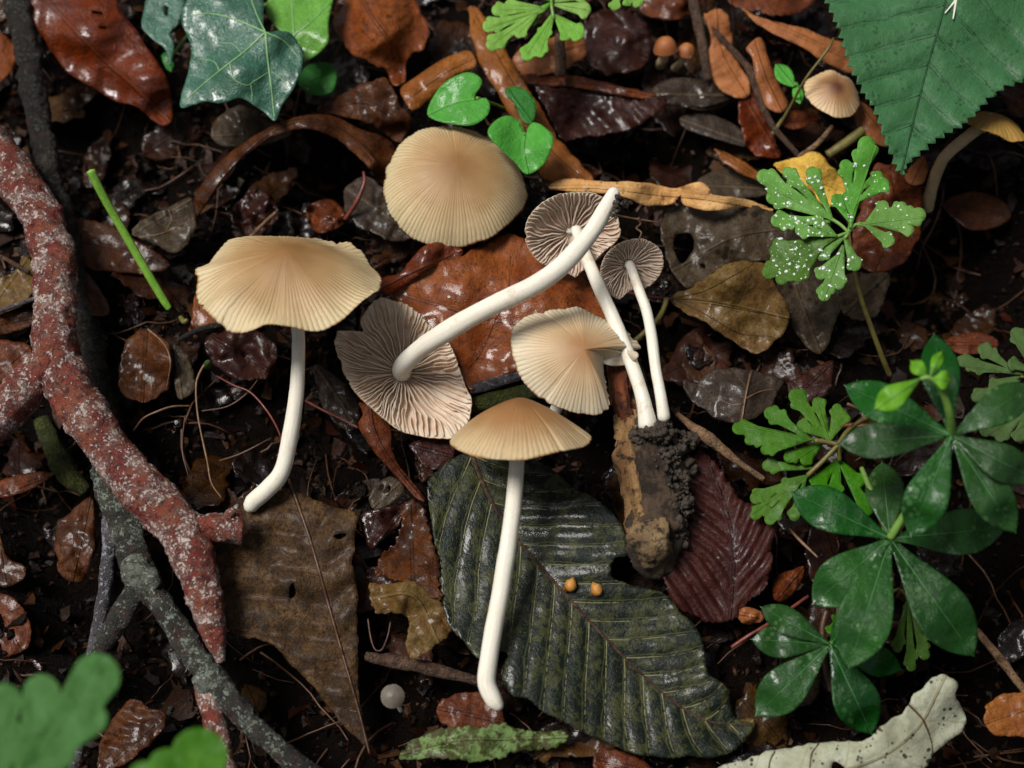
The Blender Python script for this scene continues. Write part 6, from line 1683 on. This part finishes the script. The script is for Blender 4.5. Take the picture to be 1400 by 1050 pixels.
LAND = [(75, 380, 'the thick red branch'), (110, 560, 'the red branch fork'), (215, 690, 'the lower red branch'), (190, 780, 'the dark forked branch'), (330, 970, 'the dark branch end'), (45, 100, 'the black branch'),
        (130, 70, 'the glossy red-brown leaf'), (320, 80, 'the dark ivy leaf'), (410, 30, 'the light ivy leaf'), (520, 40, 'the broad brown leaf'), (400, 180, 'the arched brown leaf'), (180, 330, 'the grass stalk'),
        (300, 420, 'the broad wavy cap'), (405, 560, 'the left white stem'), (620, 250, 'the domed tan cap'), (550, 510, 'the upturned gilled cap'), (680, 420, 'the large smooth brown leaf'), (785, 495, 'the pale broken cap'),
        (785, 320, 'the larger gilled cap'), (863, 367, 'the smallest gilled cap'), (890, 690, 'the rotten wood'), (720, 600, 'the conical brown cap'), (720, 800, 'the dark green leaf'), (940, 960, 'the dark green leaf tip'),
        (400, 780, 'the skeletonised leaf'), (480, 960, 'the tiny white bonnet'), (560, 740, 'the torn upright leaf'), (990, 750, 'the maroon pleated leaf'), (1000, 420, 'the olive-brown leaf'), (1000, 540, 'the dark veined leaf'),
        (990, 270, 'the pale tan strip'), (820, 155, 'the purplish ribbed leaf'), (925, 65, 'the tan buttons'), (1060, 100, 'the rolled orange leaf'), (1137, 125, 'the umber cap'), (1250, 80, 'the saw-edged leaf'), (1340, 190, 'the yellow mushroom'),
        (1150, 310, 'the dewy feathery leaf'), (1200, 450, 'the olive stalk'), (1090, 600, 'the yellow-green feathery leaf'), (1300, 600, 'the top bedstraw whorl'), (1217, 760, 'the middle bedstraw whorl'), (1130, 900, 'the small bedstraw shoot'),
        (1200, 1020, 'the pale curled leaf'), (660, 1015, 'the mossy leaf strip'), (1370, 910, 'the tan stalk'), (1370, 500, 'the far feathery leaves'), (60, 960, 'the tall foreground herb'), (700, 90, 'the amber leaf strip'), (640, 135, 'the heart-shaped leaves')]
_lp = np.array([tuple(P(a, b, 5))[:2] for a, b, _ in LAND])
r3 = random.Random(21)
cells = [(i, j, 0) for i in range(20) for j in range(16)] + [(i, j, 1) for i in range(19) for j in range(15)]
CB = [(po, po.min(0) - 50, po.max(0) + 50) for po in COVER if np.prod(po.max(0) - po.min(0)) > 1500]
for (i, j, lay) in cells:
    x = -0.19 + (i + r3.random()) * 0.38 / (19 if lay else 20)
    y = -0.13 + (j + r3.random()) * 0.31 / (15 if lay else 16)
    zs = float(soilz(x, y))
    c = r3.choices(['brown', 'black', 'tan'], [0.44, 0.48, 0.08])[0]
    kk = r3.randrange(14) if not lay or r3.random() < 0.4 else 14 + r3.randrange(5)
    k = r3.uniform(0.3, 0.7) if lay else r3.uniform(0.45, 1.0)
    tl = 0.34 if lay else 0.2
    rot = (r3.gauss(0, tl), r3.gauss(0, tl), r3.uniform(0, 6.28))
    dz = r3.uniform(0.5, 4.0) if lay else r3.uniform(0.0, 2.5)
    if zs < -8 and r3.random() < 0.8:
        continue
    # wholly under one of the big leaves or outside the picture: left out
    v = Vector((x, y, 0.004)) - CAM
    t = v.dot(FWD)
    qx, qy = 700 + v.dot(RGT) / t * FPX, 525 - v.dot(UPV) / t * FPX
    rr = 45 * k
    ang = np.linspace(0, 6.28, 13)
    sx, sy = np.concatenate([[qx], qx + rr * np.cos(ang)]), np.concatenate([[qy], qy + rr * np.sin(ang)])
    cov = (sx < 0) | (sx > 1400) | (sy < 0) | (sy > 1050)
    for po, lo_, hi_ in CB:
        if lo_[0] < qx < hi_[0] and lo_[1] < -qy < hi_[1]:
            cov |= inpoly(sx, -sy, po)
    if cov.all():
        continue
    o = bpy.data.objects.new('leaf_scrap', shapes[kk, c])
    COL.objects.link(o)
    o.location = (x, y, (max(zs, -14) + dz) * 0.001)
    o.rotation_euler = rot
    o.scale = (k, k, k)
    shp = ('whole oval' if kk in (0, 2, 4) else 'half torn' if kk < 6 else 'ragged' if kk < 10 else 'angular' if kk < 14 else 'crumpled')
    siz = 'tiny' if k < 0.45 else 'small' if k < 0.7 else 'larger'
    colr = {'brown': 'wet brown', 'black': 'blackish rotten', 'tan': 'dull tan'}[c]
    near = LAND[int(((_lp - np.array([x, y])) ** 2).sum(1).argmin())][2]
    tag(o, f'{siz} {shp} {colr} leaf scrap near {near}', 'dead leaf', {'brown': 'brown', 'black': 'blackish', 'tan': 'tan'}[c] + ' leaf scraps in the litter')
